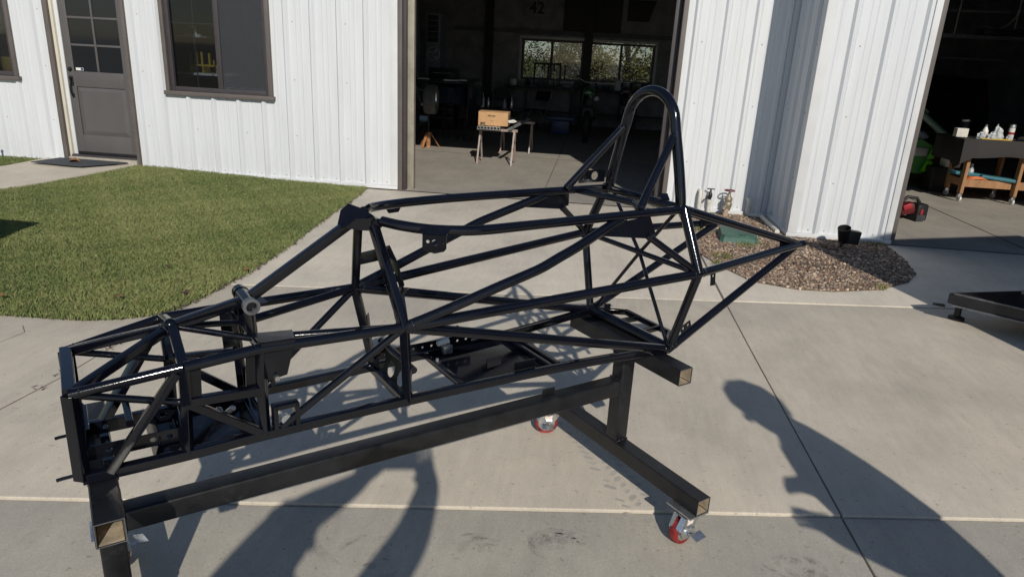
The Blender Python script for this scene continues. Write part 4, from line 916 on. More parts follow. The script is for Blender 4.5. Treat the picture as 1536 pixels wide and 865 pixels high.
# rocker mount boxes outboard of the front bulkhead
for s in (1, -1):
    bx = MB(); bx.poly([K(-1.32, s*.092, .868), K(-1.318, s*.165, .870), K(-1.238, s*.172, .870), K(-1.228, s*.112, .868)], .004)
    bx.poly([K(-1.318, s*.169, .871), K(-1.238, s*.175, .871), K(-1.258, s*.158, .775), K(-1.303, s*.158, .768)], .004)
    bx.poly([K(-1.322, s*.150, .868), K(-1.318, s*.167, .869), K(-1.303, s*.156, .77), K(-1.308, s*.148, .77)], .004)
    part('rocker_mount', bx, 'plate', ch, 0)
    part('rocker_bolt', MB().lathe([(.007, -.012), (.007, .012), (.0001, .012)], K(-1.285, s*.162, .775), C_, 6, True), 'bolt', ch, 30)
    for uu, vt, vb_ in ((-1.468, .166, .138), (-1.335, .152, .13)): part('pickup_plate', MB().poly([K(uu-.016, s*vt, .84), K(uu+.016, s*vt, .842), K(uu+.016, s*vb_, .75), K(uu-.016, s*vb_, .748)], .003), 'plate', ch, 0)
    bb = MB(); o = K(-1.285, s*.122, .617)
    for (p, q) in (((0, 0), (0, .062)), ((0, .058), (.058, .058)), ((.054, 0), (.054, .062))): bb.tube([o+A_*p[0]+UZ*p[1], o+A_*q[0]+UZ*q[1]], 0, sq=(.011, .03), up=C_)
    part('wishbone_bracket', bb, 'chassis', ch, 30)
    part('spherical_bearing', MB().lathe([(.005, -.008), (.013, -.007), (.013, .007), (.005, .008)], K(-1.258, s*.122, .635), C_, 14, True), 'zinc', ch, 40)
part('clevis', MB().tube([K(-1.395, .02, .625), K(-1.37, .05, .66)], .008, 8).ico(K(-1.40, .015, .64), .014, 1), 'bolt', ch, 50)
# weld fillets at the main nodes
wd = MB()
def fillet(p, q, r, at=.0):
    p, q = K(*p), K(*q); t = (q-p).normalized(); x = t.orthogonal().normalized(); y = t.cross(x)
    wd.tube([p+t*(at-.006)+(x*math.cos(a)+y*math.sin(a))*(r-.0012)+t*random.uniform(-.001, .001) for a in [2*math.pi*i/20 for i in range(20)]], [random.uniform(.0010, .0020) for _ in range(20)], 5, close=True)
for s in (1, -1):
    m_ = lambda p: (p[0], s*p[1], p[2])
    for p, q, r, at in ((D, MR, .016, .03), (D, BR, .016, .03), (D, BT[3], .015, .028), (D, T3, .014, .025), (MR, TIP, .0155, .03), (MR, BR, .0155, .03), (MR, H, .018, .03), (MR, D, .016, .03), (BR, MR, .0155, .03), (BR, TIP, .0155, .035), (BR, D, .016, .035), (H, TIP, .0152, .03), (T2, T1, .0132, .022), (T3, T2, .0142, .022), (M2, T1, .009, .03), (T1, T2, .0132, .026), (G, MR, .0125, .02), (TIP, H, .0152, .05), ((-.150, .192, 1.105), (.038, .124, 1.325), .0145, .012), ((.038, .124, 1.325), (-.150, .192, 1.105), .0145, .016), (A2, T1, .015, .03), (CN, D, .012, .014)): fillet(m_(p), m_(q), r, at)
part('weld_bead', wd, 'weld', ch, 60, kind='stuff')
# loose hardware lying on the floor pan
cl = thing('spring_clamp', 'small silver clamp with a white grip resting on the seat rail', 'clamp', tuple(K(-.70, -.09, .62)))
part('grip', MB().tube([K(-.715, -.085, .655), K(-.675, -.085, .660)], .009, 10), 'white', cl, 50)
part('jaw', MB().box(K(-.685, -.075, .635), (.035, .022, .028), Matrix.Rotation(PSI, 3, 'Z'), .006), 'zinc', cl, 40)
single('wing_nut', MB().box(K(-.735, -.045, .606), (.022, .012, .012), Matrix.Rotation(.3, 3, 'Z'), .003).lathe([(.005, 0), (.005, .02), (.0001, .02)], K(-.735, -.045, .604), (0, 0, 1), 6), 'galv', 'small steel nut lying on the cockpit floor pan', 'nut', tuple(K(-.735, -.045, .6)))

# ------------------------------------------------------------------ INSIDE THE FIRST BAY
X3, Y3, Z3 = Vector((1, 0, 0)), Vector((0, 1, 0)), Vector((0, 0, 1))
def sawhorse(x0, x1, y, h, label, loc_m='galv'):
    t = thing('sawhorse', label, 'sawhorse', ((x0+x1)/2, y, 0), 'sawhorses in the bay')
    part('beam', MB().tube([(x0-.05, y, h), (x1+.05, y, h)], 0, sq=(.03, .04)), loc_m, t, 20)
    for x in (x0, x1):
        for s in (-1, 1):
            part('leg', MB().tube([(x, y+s*.012, h-.01), (x+.012*s, y+s*.17, .004)], 0, sq=(.026, .011), up=(0, 1, 0)), loc_m, t, 20)
        part('leg_plate', MB().poly([(x+.022, y-.05, h-.16), (x+.022, y+.05, h-.16), (x+.022, y+.018, h+.015), (x+.022, y-.018, h+.015)], .004), loc_m, t, 0)
    return t
M['leg'] = mat('worn_sawhorse_paint', (.34, .34, .345), .55, .2, .7, 6, .08, 60, col2=(.24, .13, .075))
sawhorse(-1.69, -1.18, 2.62, .50, 'steel sawhorse carrying the front end of the tubes and the cardboard box', 'leg')
sawhorse(-1.55, -1.06, 4.15, .50, 'steel sawhorse standing behind, half in the shadow of the bay', 'leg')
tb0 = []
for i in range(7):
    mb = MB(); x = -1.685+.048*i; hollow(mb, (x, 2.42, .536+.003*(i % 2)), (x+.02, 4.25, .536+.003*(i % 2)), .045, .008)
    o = single('square_tube', mb, 'alu', 'square steel tube lying across the sawhorses under the cardboard box', 'tube', (x, 2.45, .538), 'square tubes across the sawhorses', 20); tb0.append(o)
an = MB(); an.poly([(-1.27, 2.35, .53), (-1.16, 4.25, .545), (-1.13, 4.25, .575), (-1.24, 2.35, .56)], .004); an.poly([(-1.21, 2.35, .53), (-1.10, 4.25, .545), (-1.13, 4.25, .576), (-1.24, 2.35, .561)], .004)
single('angle_iron', an, 'galv', 'length of angle iron laid over both sawhorses right of the box', 'angle iron', (-1.24, 2.35, .545), None, 20)
bxt = thing('cardboard_box', 'tan cardboard box standing upside down on the square tubes', 'box', (-1.50, 2.66, .565))
part('carton', MB().span((-1.715, 2.53, .565), (-1.275, 2.80, .765), bev=.004), 'card', bxt, 30)
part('flap_seam', MB().span((-1.712, 2.527, .758), (-1.278, 2.5295, .7595)).span((-1.712, 2.66, .7655), (-1.278, 2.665, .7662)), 'ink', bxt, 0)
text('print', '3MI', .058, (-1.645, 2.5285, .592), (-1, 0, 0), (0, 0, -1), 'ink', bxt, bold=True)
text('print', '090-060', .034, (-1.52, 2.5285, .706), (-1, 0, 0), (0, 0, -1), 'ink', bxt, bold=True)
part('print_line', MB().span((-1.535, 2.528, .632), (-1.49, 2.5295, .635)), 'ink', bxt, 0)
part('side_label', MB().span((-1.2749, 2.56, .60), (-1.2735, 2.76, .73)), mat('grey_side_print', (.16, .11, .07), .8, 0, .5, 40), bxt, 0)
single('tin_snips', MB().tube([(-1.27, 2.58, .64), (-1.19, 2.57, .655), (-1.15, 2.56, .645)], [.012, .012, .003], 8).tube([(-1.27, 2.58, .625), (-1.19, 2.57, .628), (-1.15, 2.56, .642)], [.010, .010, .003], 8), 'white', 'white handled snips poking out beside the cardboard box', 'snips', (-1.22, 2.57, .64))
js = thing('jack_stand', 'worn orange jack stand under the raised wheel', 'jack stand', (-2.80, 3.95, 0))
part('column', MB().tube([(-2.80, 3.95, .24), (-2.80, 3.95, .56)], .018, 10), 'spot', js, 40); part('base_tube', MB().tube([(-2.80, 3.95, .004), (-2.80, 3.95, .26)], .038, 12), 'rustwood', js, 40)
for a in (.6, 2.5, 4.4): part('leg', MB().tube([(-2.80+.03*math.cos(a), 3.95+.03*math.sin(a), .26), (-2.80+.2*math.cos(a), 3.95+.2*math.sin(a), .006)], 0, sq=(.045, .012), up=(0, 0, 1)), 'rustwood', js, 20)
def wheel(parent, c, ax, Rw, w, nm='wheel', tm='tyre', rim='alu', knob=0):
    c = Vector(c); ax = Vector(ax).normalized()
    wh = part(nm, MB().lathe([(Rw*.62, -w*.42), (Rw*.80, -w*.5), (Rw*.94, -w*.46), (Rw*.995, -w*.32), (Rw, 0), (Rw*.995, w*.32), (Rw*.94, w*.46), (Rw*.80, w*.5), (Rw*.62, w*.42)], c, ax, 36), tm, parent, 50)
    part('rim', MB().lathe([(.0001, -w*.2), (Rw*.2, -w*.22), (Rw*.3, -w*.1), (Rw*.5, -w*.12), (Rw*.56, -w*.36), (Rw*.64, -w*.42), (Rw*.64, w*.42), (Rw*.56, w*.36), (Rw*.5, w*.12), (Rw*.3, w*.1), (Rw*.2, w*.22), (.0001, w*.2)], c, ax, 24), rim, wh, 40)
    if knob:
        kb_ = MB(); up = Vector((0, 0, 1)); x = ax.cross(up).normalized(); y = ax.cross(x)
        for i in range(34):
            q = 2*math.pi*i/34
            for j in (-1, 0, 1):
                if (i+j) % 2: continue
                d = x*math.cos(q)+y*math.sin(q); m3 = Matrix((d.cross(ax), ax, d)).transposed()
                kb_.box(c+d*(Rw+.004)+ax*j*w*.28, (.03, w*.24, .016), m3)
        part('tread_knobs', kb_, tm, wh, 0, kind='stuff')
    return wh
rc = thing('raised_race_car', 'dark race car on stands inside the bay with one wheel hanging', 'race car', (-3.0, 4.6, .55))
body = []
for y, w0, w1, zl, zh in ((4.55, .16, .15, .72, .98), (4.7, .30, .28, .66, 1.05), (5.2, .36, .34, .62, 1.10), (5.9, .38, .34, .62, 1.12), (6.35, .3, .26, .66, 1.08)):
    cx = -2.62+(y-4.55)*.03; body.append([(cx-w0, y, zl), (cx+w0, y, zl), (cx+w0*1.02, y, zl+.12), (cx+w1, y, zh-.05), (cx+w1*.8, y, zh), (cx-w1*.8, y, zh), (cx-w1, y, zh-.05), (cx-w0*1.02, y, zl+.12)])
part('hull', MB().rings([[Vector(p) for p in r] for r in body]), mat('deep_blue_black_body', (.010, .014, .03), .25, 0, .1, 4, coat=.4), rc, 30)
part('engine_deck', MB().poly([(-3.45, 4.55, 1.055), (-2.35, 4.50, 1.06), (-2.30, 5.6, 1.08), (-3.45, 5.6, 1.07)], .03), 'black', rc, 0)
part('wing_endplate', MB().poly([(-2.25, 4.58, .42), (-2.25, 5.3, .42), (-2.25, 5.3, 1.04), (-2.25, 4.58, 1.04)], .012), 'black', rc, 0)
for s, y, z in ((0, 4.35, .72), (0, 4.1, .92), (1, 4.3, .72), (1, 4.05, .92)): part('wishbone', MB().tube([(-2.78, 3.98, z), (-3.3+s*.45, y+.5, z+.02)], .011, 8), 'galv', rc, 40)
part('spring_damper', MB().tube([(-2.95, 4.1, .70), (-3.2, 4.5, 1.02)], .028, 10), 'galv', rc, 40)
wheel(rc, (-2.77, 3.98, .80), (1, .06, 0), .245, .21, tm='tyre')
wheel(rc, (-3.35, 4.3, .74), (1, .0, 0), .24, .2, tm='rubber')
for x, y in ((-2.4, 5.2), (-2.9, 5.6)): part('support_stand', MB().tube([(x, y, .0), (x, y, .63)], .02, 8).tube([(x-.15, y, .01), (x, y, .3), (x+.15, y, .01)], .012, 6), 'black', rc, 40)
single('poster', MB().poly([(-2.235, 4.66, .80), (-2.235, 4.86, .80), (-2.235, 4.86, 1.0), (-2.235, 4.66, 1.0)], .004), mat('printed_poster', (.22, .19, .2), .6, 0, .7, 14, col2=(.07, .03, .045)), 'small printed poster fixed to the dark panel beside the raised wheel', 'poster', (-2.235, 4.76, .8))
for i, (x, y, s) in enumerate(((-3.1, 4.8, .12), (-2.6, 4.75, .15), (-2.45, 5.0, .1))): single('paper_stack', MB().box((x, y, 1.085+.012), (s*1.6, s, .02), Matrix.Rotation(.3*i, 3, 'Z')), 'white', ['pile of papers at the left of the dark car deck', 'wide pale sheet near the front of the dark car deck', 'small pale sheet at the right corner of the dark car deck'][i], 'paper', (x, y, 1.085))
# partition wall clutter, cabinet, fan, tool chest
cab = thing('wall_cabinet', 'tall pale wall cabinet with small drawers at the back of the partition', 'cabinet', (-3.44, 7.2, 1.0))
part('case', MB().span((-3.6, 7.0, 1.1), (-3.3, 7.5, 2.3), bev=.005), 'officew', cab, 30)
for i in range(5): part('drawer', MB().span((-3.56, 6.975, 1.75+.105*i), (-3.34, 6.999, 1.84+.105*i), bev=.003), 'black', cab, 20)
fn = thing('wall_fan', 'round wall fan below the cabinet drawers', 'fan', (-3.42, 6.9, 1.5))
part('ring', MB().tube([(-3.42+.13*math.cos(a), 6.92, 1.52+.13*math.sin(a)) for a in [2*math.pi*i/24 for i in range(24)]], .012, 8, close=True), 'galv', fn, 50)
part('blades', MB().poly([(-3.44, 6.93, 1.52), (-3.36, 6.93, 1.63), (-3.33, 6.94, 1.58)], .004).poly([(-3.42, 6.93, 1.5), (-3.33, 6.94, 1.44), (-3.37, 6.93, 1.41)], .004).poly([(-3.42, 6.93, 1.54), (-3.53, 6.94, 1.53), (-3.52, 6.93, 1.59)], .004), 'galv', fn, 0)
tcab = thing('tool_chest', 'dark tool chest with pale drawer edges against the partition', 'tool chest', (-3.2, 7.1, 0))
part('case', MB().span((-3.5, 6.9, .0), (-2.95, 7.4, 1.25), bev=.01), 'black', tcab, 30)
for i in range(6): part('drawer', MB().span((-3.46, 6.875, .12+.18*i), (-2.99, 6.899, .27+.18*i), bev=.004), 'trailer', tcab, 20); part('drawer_handle', MB().span((-3.44, 6.86, .25+.18*i), (-3.01, 6.8745, .262+.18*i)), 'alu', tcab, 0)
# bottles and cans on the floor rack
def bottle(x, y, z, h, r, m, label, group=None, neck=.4):
    return single('bottle', MB().lathe([(r*.9, 0), (r, .01), (r, h*(1-neck)), (r*.45, h*(1-neck*.5)), (r*.38, h*.97), (.0001, h)], (x, y, z), (0, 0, 1), 14), m, label, 'bottle', (x, y, z), group, 50)
rk = thing('low_rack', 'low dark rack of bottles in the shade behind the sawhorses', 'rack', (-2.1, 7.4, 0))
part('shelf', MB().span((-2.6, 7.2, .46), (-1.5, 7.6, .49)), 'black', rk, 0); part('shelf', MB().span((-2.6, 7.2, .12), (-1.5, 7.6, .15)), 'black', rk, 0)
for x in (-2.58, -1.52):
    for y in (7.22, 7.58): part('leg', MB().span((x-.02, y-.02, 0), (x+.02, y+.02, .9)), 'black', rk, 0)
bottle(-2.42, 7.3, .491, .30, .04, 'white', 'white bottle at the left end of the low dark rack'); bottle(-2.30, 7.32, .491, .22, .035, 'alu', 'grey bottle second from the left on the low dark rack')
bottle(-1.95, 7.3, .491, .2, .05, 'galv', 'squat grey can in the middle of the low dark rack'); bottle(-1.8, 7.32, .491, .24, .04, 'alu', 'tall grey can at the right of the low dark rack')
# work bench along the rear wall, folding chairs, small window frame leaning
wbn = thing('work_bench', 'long dark work bench below the rear windows', 'bench', (-.2, 9.4, 0))
part('bench_top', MB().span((-2.2, 9.1, .86), (2.4, 9.75, .90)), 'black', wbn, 0)
for x in (-2.1, -.6, .9, 2.3): part('leg', MB().span((x-.04, 9.15, 0), (x+.04, 9.23, .86)), 'black', wbn, 0)
part('lower_shelf', MB().span((-2.1, 9.2, .3), (2.3, 9.7, .33)), 'dark', wbn, 0)
for i in range(14):
    x = -2.0+.31*i+random.uniform(-.08, .08); h = random.uniform(.06, .24); w = random.uniform(.08, .2)
    single('bench_bin', MB().span((x-w/2, 9.3, .901), (x+w/2, 9.55, .901+h), bev=.01), random.choice(['black', 'dark', 'trailer', 'galv', 'black']), 'dark bin or tool box among the clutter on the bench below the rear windows', 'tool box', (x, 9.42, .901), 'clutter on the rear bench')
bs = thing('bench_screen', 'small framed screen standing on the bench before the left rear window', 'screen', (-1.2, 9.0, .9))
f = MB(); f.span((-1.52, 9.0, .93), (-1.48, 9.03, 1.45)); f.span((-.92, 9.0, .93), (-.88, 9.03, 1.45)); f.span((-1.48, 9.0, 1.41), (-.92, 9.03, 1.45)); f.span((-1.48, 9.0, .93), (-.92, 9.03, .96)); f.span((-1.2, 9.005, .96), (-1.16, 9.025, 1.41)); part('frame', f, 'black', bs, 0)
part('stand_foot', MB().span((-1.35, 8.95, .901), (-1.05, 9.08, .929)), 'black', bs, 0)
def chair(x, y, rz, label):
    t = thing('folding_chair', label, 'chair', (x, y, 0), 'folding chairs at the back of the bay'); rm = Matrix.Rotation(rz, 3, 'Z'); P = lambda a, b, c: Vector((x, y, 0))+rm @ Vector((a, b, c))
    part('seat', MB().poly([P(-.2, -.2, .44), P(.2, -.2, .44), P(.18, .18, .42), P(-.18, .18, .42)], .02), 'black', t, 0)
    part('backrest', MB().poly([P(-.2, .22, .62), P(.2, .22, .62), P(.19, .26, .82), P(-.19, .26, .82)], .015), 'black', t, 0)
    for s in (-1, 1):
        part('leg', MB().tube([P(s*.21, .27, .84), P(s*.21, .1, .42), P(s*.22, -.22, .0)], .012, 8), 'alu', t, 50); part('leg', MB().tube([P(s*.19, -.2, .44), P(s*.2, .25, .0)], .012, 8), 'alu', t, 50)
chair(-2.15, 8.6, .3, 'dark folding chair with bright legs left of the middle of the bay'); chair(-1.35, 8.5, -.5, 'dark folding chair with bright legs behind the cardboard box')
# number board, dark shield on the rear wall
sg = thing('number_board', 'pale board with the number 42 on the rear wall', 'number board', (-1.62, 9.96, 2.6))
part('board', MB().span((-1.95, 9.95, 2.50), (-1.28, 9.97, 2.88), bev=.004), 'insul', sg, 20); text('number', '42', .36, (-1.61, 9.9485, 2.67), (1, 0, 0), (0, 0, 1), 'black', sg, bold=True)
single('wall_banner', MB().poly([(.55, 9.96, 2.48), (1.05, 9.96, 2.48), (1.2, 9.96, 2.95), (.55, 9.96, 2.95)], .01), 'black', 'dark slanted panel hanging high on the right of the rear wall', 'banner', (.85, 9.96, 2.5))
# motorcycles facing away
def dirt_bike(x, y, col, label, number=False):
    t = thing('dirt_bike', label, 'motorcycle', (x, y, 0))
    rw = wheel(t, (x, y, .32), (1, 0, 0), .30, .11, tm='rubber', rim='black', knob=1); fwl = wheel(t, (x+.05, y+1.45, .35), (1, 0, 0), .33, .08, 'wheel', 'rubber', 'black', 0)
    part('rear_fender', MB().rings([[Vector((x+sx*w, yy_, zz+(dz if abs(sx) < .9 else dz-.02))) for sx, dz in ((-1, 0), (-.6, .02), (.6, .02), (1, 0), (.9, -.015), (-.9, -.015))] for yy_, zz, w in ((y-.28, .98, .05), (y-.1, .96, .085), (y+.2, .93, .11), (y+.45, .95, .11))]), col, t, 40)
    part('side_panel', MB().poly([(x-.13, y+.1, .70), (x-.13, y+.5, .62), (x-.12, y+.55, .92), (x-.1, y+.05, .92)], .012).poly([(x+.13, y+.1, .70), (x+.13, y+.5, .62), (x+.12, y+.55, .92), (x+.1, y+.05, .92)], .012), col, t, 0)
    part('seat', MB().rings([[Vector((x+sx*.09, yy_, zz+dz)) for sx, dz in ((-1, -.06), (-.8, .02), (.8, .02), (1, -.06))] for yy_, zz in ((y+.05, .99), (y+.4, .97), (y+.8, .96), (y+1.0, .98))]), 'black', t, 40)
    part('tank', MB().ico((x, y+1.0, .93), .17, 2, (.8, 1.2, .7)), col, t, 60)
    part('engine', MB().box((x, y+.75, .5), (.26, .34, .34), None, .05).box((x, y+.85, .72), (.16, .2, .2), None, .03), 'spot', t, 40)
    part('exhaust', MB().tube([(x+.14, y+.95, .5), (x+.17, y+.6, .62), (x+.17, y+.1, .80), (x+.16, y-.1, .86)], [.025, .03, .05, .045], 10), 'galv', t, 50)
    part('swingarm', MB().tube([(x-.09, y, .32), (x-.09, y+.6, .45)], .022, 8), 'spot', t, 40); part('swingarm', MB().tube([(x+.09, y, .32), (x+.09, y+.6, .45)], .022, 8), 'spot', t, 40)
    part('fork', MB().tube([(x-.09, y+1.45, .35), (x-.09, y+1.2, 1.1)], .022, 8), 'spot', t, 40); part('fork', MB().tube([(x+.14, y+1.45, .35), (x+.12, y+1.2, 1.1)], .022, 8), 'spot', t, 40)
    part('handlebar', MB().tube([(x-.42, y+1.05, 1.2), (x-.25, y+1.12, 1.2), (x-.1, y+1.18, 1.12), (x+.1, y+1.18, 1.12), (x+.25, y+1.12, 1.2), (x+.42, y+1.05, 1.2)], .013, 8), 'alu', t, 50)
    for s in (-1, 1): part('number_plate', MB().poly([(x+s*.14, y+.02, .70), (x+s*.15, y+.28, .66), (x+s*.13, y+.26, .9), (x+s*.12, y-.02, .88)], .006), 'black', t, 0)
    part('tail_light', MB().tube([(x+.045+.022*math.cos(a), y-.285, .90+.022*math.sin(a)) for a in [2*math.pi*i/14 for i in range(14)]], .004, 6, close=True), 'white', t, 40)
dirt_bike(-.17, 6.15, 'dgreen', 'green dirt bike seen from behind in the dark of the bay', True)
dirt_bike(.62, 7.6, 'dred', 'red dirt bike parked right of the green one in the dark bay')
single('blue_ramp', MB().box((-.75, 7.6, .33), (.62, .3, .07), None, .01).box((-.75, 7.6, .15), (.4, .2, .28), None, .02), 'blue', 'low blue steel lift table beside the green dirt bike', 'lift', (-.75, 7.6, 0))
st_ = thing('office_table', 'pale table under the yellow rack behind the large window', 'table', (-4.95, .9, .05))
part('tabletop', MB().span((-5.6, .72, 1.125), (-4.62, 1.15, 1.15), bev=.004), 'pvc', st_, 30)
for x in (-5.55, -4.68):
    for y in (.76, 1.1): part('leg', MB().span((x-.02, y-.02, .05), (x+.02, y+.02, 1.1245)), 'black', st_, 0)
wsf = thing('wall_shelf', 'small pale shelf above the yellow rack behind the large window', 'shelf', (-5.15, .95, 1.58))
part('board', MB().span((-5.36, .85, 1.575), (-5.0, 1.15, 1.595)), 'pvc', wsf, 0); part('bracket', MB().span((-5.2, .9, 1.151), (-5.18, .92, 1.5745)), 'black', wsf, 0)
ty = thing('yellow_rack', 'yellow rack of upright posts on the table behind the window', 'rack', (-4.98, .9, 1.151))
part('base_frame', MB().span((-5.17, .85, 1.232), (-4.80, .87, 1.252)).span((-5.17, .97, 1.232), (-4.80, .99, 1.252)), 'yellow', ty, 0)
for x, h in ((-5.155, .15), (-5.07, .15), (-5.0, .15), (-4.90, .14), (-4.84, .06)): part('upright', MB().span((x-.011, .85, 1.2525), (x+.011, .87, 1.2525+h)), 'yellow', ty, 0)
for x in (-5.16, -4.99, -4.81): part('foot', MB().span((x-.008, .84, 1.1505), (x+.008, 1.0, 1.2315)), 'yellow', ty, 0)
single('desk_lamp', MB().box((-5.14, .95, 1.607), (.16, .12, .022), None, .006).box((-5.11, .95, 1.655), (.025, .025, .075), None, .008).box((-5.15, .95, 1.70), (.11, .03, .015), None, .005), 'white', 'small pale figure standing on the shelf behind the window', 'ornament', (-5.14, .95, 1.597))
single('low_cabinet', MB().span((-4.62, .55, .4), (-3.9, .95, 1.0), bev=.01), 'pvc', 'pale low cabinet behind the lower right of the large window', 'cabinet', (-4.2, .75, .4))
single('yellow_board', MB().box((-7.5, .6, 1.12), (.34, .03, .2), None, .004), 'yellow', 'yellow board behind the left edge window', 'board', (-7.5, .6, 1.02))

# ------------------------------------------------------------------ INSIDE THE SECOND BAY
ct_ = thing('work_cart', 'wooden work cart on casters under a charcoal cloth', 'cart', (5.6, 2.3, 0))
CX0, CX1, CY0, CY1 = 4.90, 6.35, 2.02, 2.62
for x, y in ((4.93, 2.06), (4.99, 2.56), (5.60, 2.06), (5.60, 2.54), (6.3, 2.06), (6.3, 2.56)):
    part('leg', MB().tube([(x, y, .115), (x, y, .80)], 0, sq=(.09, .042), up=(1, 0, 0)), 'wood', ct_, 20)
    if abs(x-6.3) > 0.01 or True:
        c_ = part('caster', MB().lathe([(.008, -.014), (.036, -.014), (.042, -.008), (.042, .008), (.036, .014), (.008, .014)], (x+.01, y+.01, .043), (1, .25, 0), 18), 'white', ct_, 40)
        part('yoke', MB().box((x+.002, y, .085), (.05, .05, .05), None, .006), 'zinc', c_, 30)
part('frame_rail', MB().span((4.98, 2.075, .20), (5.555, 2.115, .30)), 'wood', ct_, 0); part('frame_rail', MB().span((5.646, 2.075, .20), (6.26, 2.115, .30)), 'wood', ct_, 0); part('frame_rail', MB().span((4.94, 2.12, .20), (4.98, 2.52, .30)), 'wood', ct_, 0)
part('lower_shelf', MB().span((4.99, 2.12, .275), (6.3, 2.6, .295)), 'wood', ct_, 0); part('table_top', MB().span((4.78, 1.97, .80), (6.5, 2.66, .83)), 'wood', ct_, 0)
clm = MB()
def cloth_pt(s, i): pass
n = 40; top = []; bot = []; edge = [(4.70, 2.70), (4.70, 1.92), (6.55, 1.92)]
path = [(4.76, 2.66)]+[(4.76, 2.66-.72*i/10) for i in range(1, 10)]+[(4.76+1.76*i/26, 1.94) for i in range(0, 27)]
r0_ = [Vector((x, y, .836)) for x, y in path]; r1_ = []; r2_ = []
for i, (x, y) in enumerate(path):
    side = i < 10; q = math.sin(i*1.3)*.5+math.sin(i*.55+1)*.5; d = Vector((-1, 0, 0)) if side else Vector((0, -1, 0))
    drop = .30 if side else .215-.02*math.sin(i*.4); drop += .12*max(0, 1-abs(i-9.5)/2.2)
    r1_.append(Vector((x, y, .82))+d*(.02+.006*q)); r2_.append(Vector((x, y, .83-drop))+d*(.03+.022*q)-(Vector((.03, 0, 0)) if False else Vector((0, 0, 0))))
nn = len(path); clm.add(r0_+r1_+r2_, [(k*nn+i, k*nn+i+1, (k+1)*nn+i+1, (k+1)*nn+i) for k in range(2) for i in range(nn-1)])
clm.add([(4.76, 2.66, .836), (4.76, 1.94, .836), (6.52, 1.94, .836), (6.52, 2.66, .836)], [(0, 1, 2, 3)])
single('table_cloth', clm, 'cloth', 'charcoal cloth draped over the wooden work cart', 'cloth', (5.6, 1.94, .83), None, 50)
single('wood_board', MB().span((4.98, 1.96, .838), (5.35, 2.12, .850)), 'yellow', 'thin yellow strip under the bags on the cart', 'board', (5.15, 2.04, .838))
single('white_carton', MB().box((4.80, 2.15, .895), (.14, .1, .11), None, .003), 'pvc', 'small white carton at the left end of the cart top', 'box', (4.80, 2.15, .84))
jr = thing('black_jar', 'black canister with a silver lid at the back of the cart top', 'jar', (4.93, 2.35, .838))
part('jar_body', MB().lathe([(.055, 0), (.06, .01), (.06, .17), (.05, .19)], (4.93, 2.35, .838), (0, 0, 1), 16, True), 'black', jr, 40); part('lid', MB().lathe([(.055, .1905), (.058, .2), (.058, .215), (.0001, .217)], (4.93, 2.35, .838), (0, 0, 1), 16), 'alu', jr, 40)
bo = thing('spray_bottle', 'white spray bottle standing among the plastic bags on the cart', 'bottle', (5.08, 2.12, .838))
part('bottle_body', MB().lathe([(.035, 0), (.038, .01), (.038, .1), (.02, .135), (.016, .15)], (5.08, 2.12, .838), (0, 0, 1), 14, True), 'white', bo, 50); part('nozzle', MB().lathe([(.018, .151), (.018, .175), (.012, .18), (.0001, .182)], (5.08, 2.12, .838), (0, 0, 1), 12), 'alu', bo, 40); part('paper_label', MB().lathe([(.0385, .03), (.0385, .085)], (5.08, 2.12, .838), (0, 0, 1), 14), 'label', bo, 50)
def crumple(nm, c, s, m, label, cat, seed, h=1, amp=.3):
    q = random.Random(seed); bm = bmesh.new(); bmesh.ops.create_icosphere(bm, subdivisions=3, radius=1); bm.verts.index_update()
    vs = []
    for v in bm.verts:
        d = 1+amp*math.sin(v.co.x*5+seed)*math.cos(v.co.y*6)+amp*.6*math.sin(v.co.z*11+seed*2)*math.cos(v.co.x*9)+q.uniform(-.08, .08); taper = 1-.55*max(0, v.co.z) if h > 1 else 1
        vs.append(Vector(c)+Vector((v.co.x*s*d*taper, v.co.y*s*.7*d*taper, max(-s*.5, v.co.z*s*d*h))+Vector((0, 0, 0))) if False else Vector(c)+Vector((v.co.x*s*d*taper, v.co.y*s*.7*d*taper, max(-s*.5, v.co.z*s*d*h))))
    fs = [[v.index for v in f.verts] for f in bm.faces]; bm.free(); return single(nm, MB().add(vs, fs), m, label, cat, tuple(c), None, 25)
crumple('plastic_bag', (5.20, 2.06, .875), .075, 'bag', 'tall crinkled clear plastic bag standing on the cart', 'plastic bag', 3, 1.75)
crumple('plastic_bag', (5.0, 2.02, .865), .055, 'bag', 'low crumpled clear bag beside the spray bottle', 'plastic bag', 5); crumple('plastic_bag', (5.1, 2.0, .860), .05, 'bag', 'small crumpled bag at the front edge of the cart top', 'plastic bag', 8)
crumple('plastic_bag', (5.34, 2.02, .858), .04, 'bag', 'small silver bag at the foot of the grey can', 'plastic bag', 11)
cn = thing('spray_can', 'grey and white spray can standing on the cart', 'spray can', (5.40, 2.12, .838))
part('can_body', MB().lathe([(.036, 0), (.038, .005), (.038, .15)], (5.40, 2.12, .838), (0, 0, 1), 16, True), 'white', cn, 40); part('cap', MB().lathe([(.038, .1505), (.038, .195), (.034, .20), (.0001, .20)], (5.40, 2.12, .838), (0, 0, 1), 16), 'galv', cn, 40); part('paper_label', MB().lathe([(.0386, .07), (.0386, .10)], (5.40, 2.12, .838), (0, 0, 1), 16), 'red', cn, 40)
single('yellow_tool', MB().box((5.74, 2.02, .865), (.26, .08, .045), Matrix.Rotation(.1, 3, 'Z'), .012).lathe([(.03, 0), (.03, .09)], (5.6, 2.03, .868), (1, .1, 0), 10, True), 'yellow', 'yellow power tool at the right end of the cart top', 'tool', (5.74, 2.02, .84))
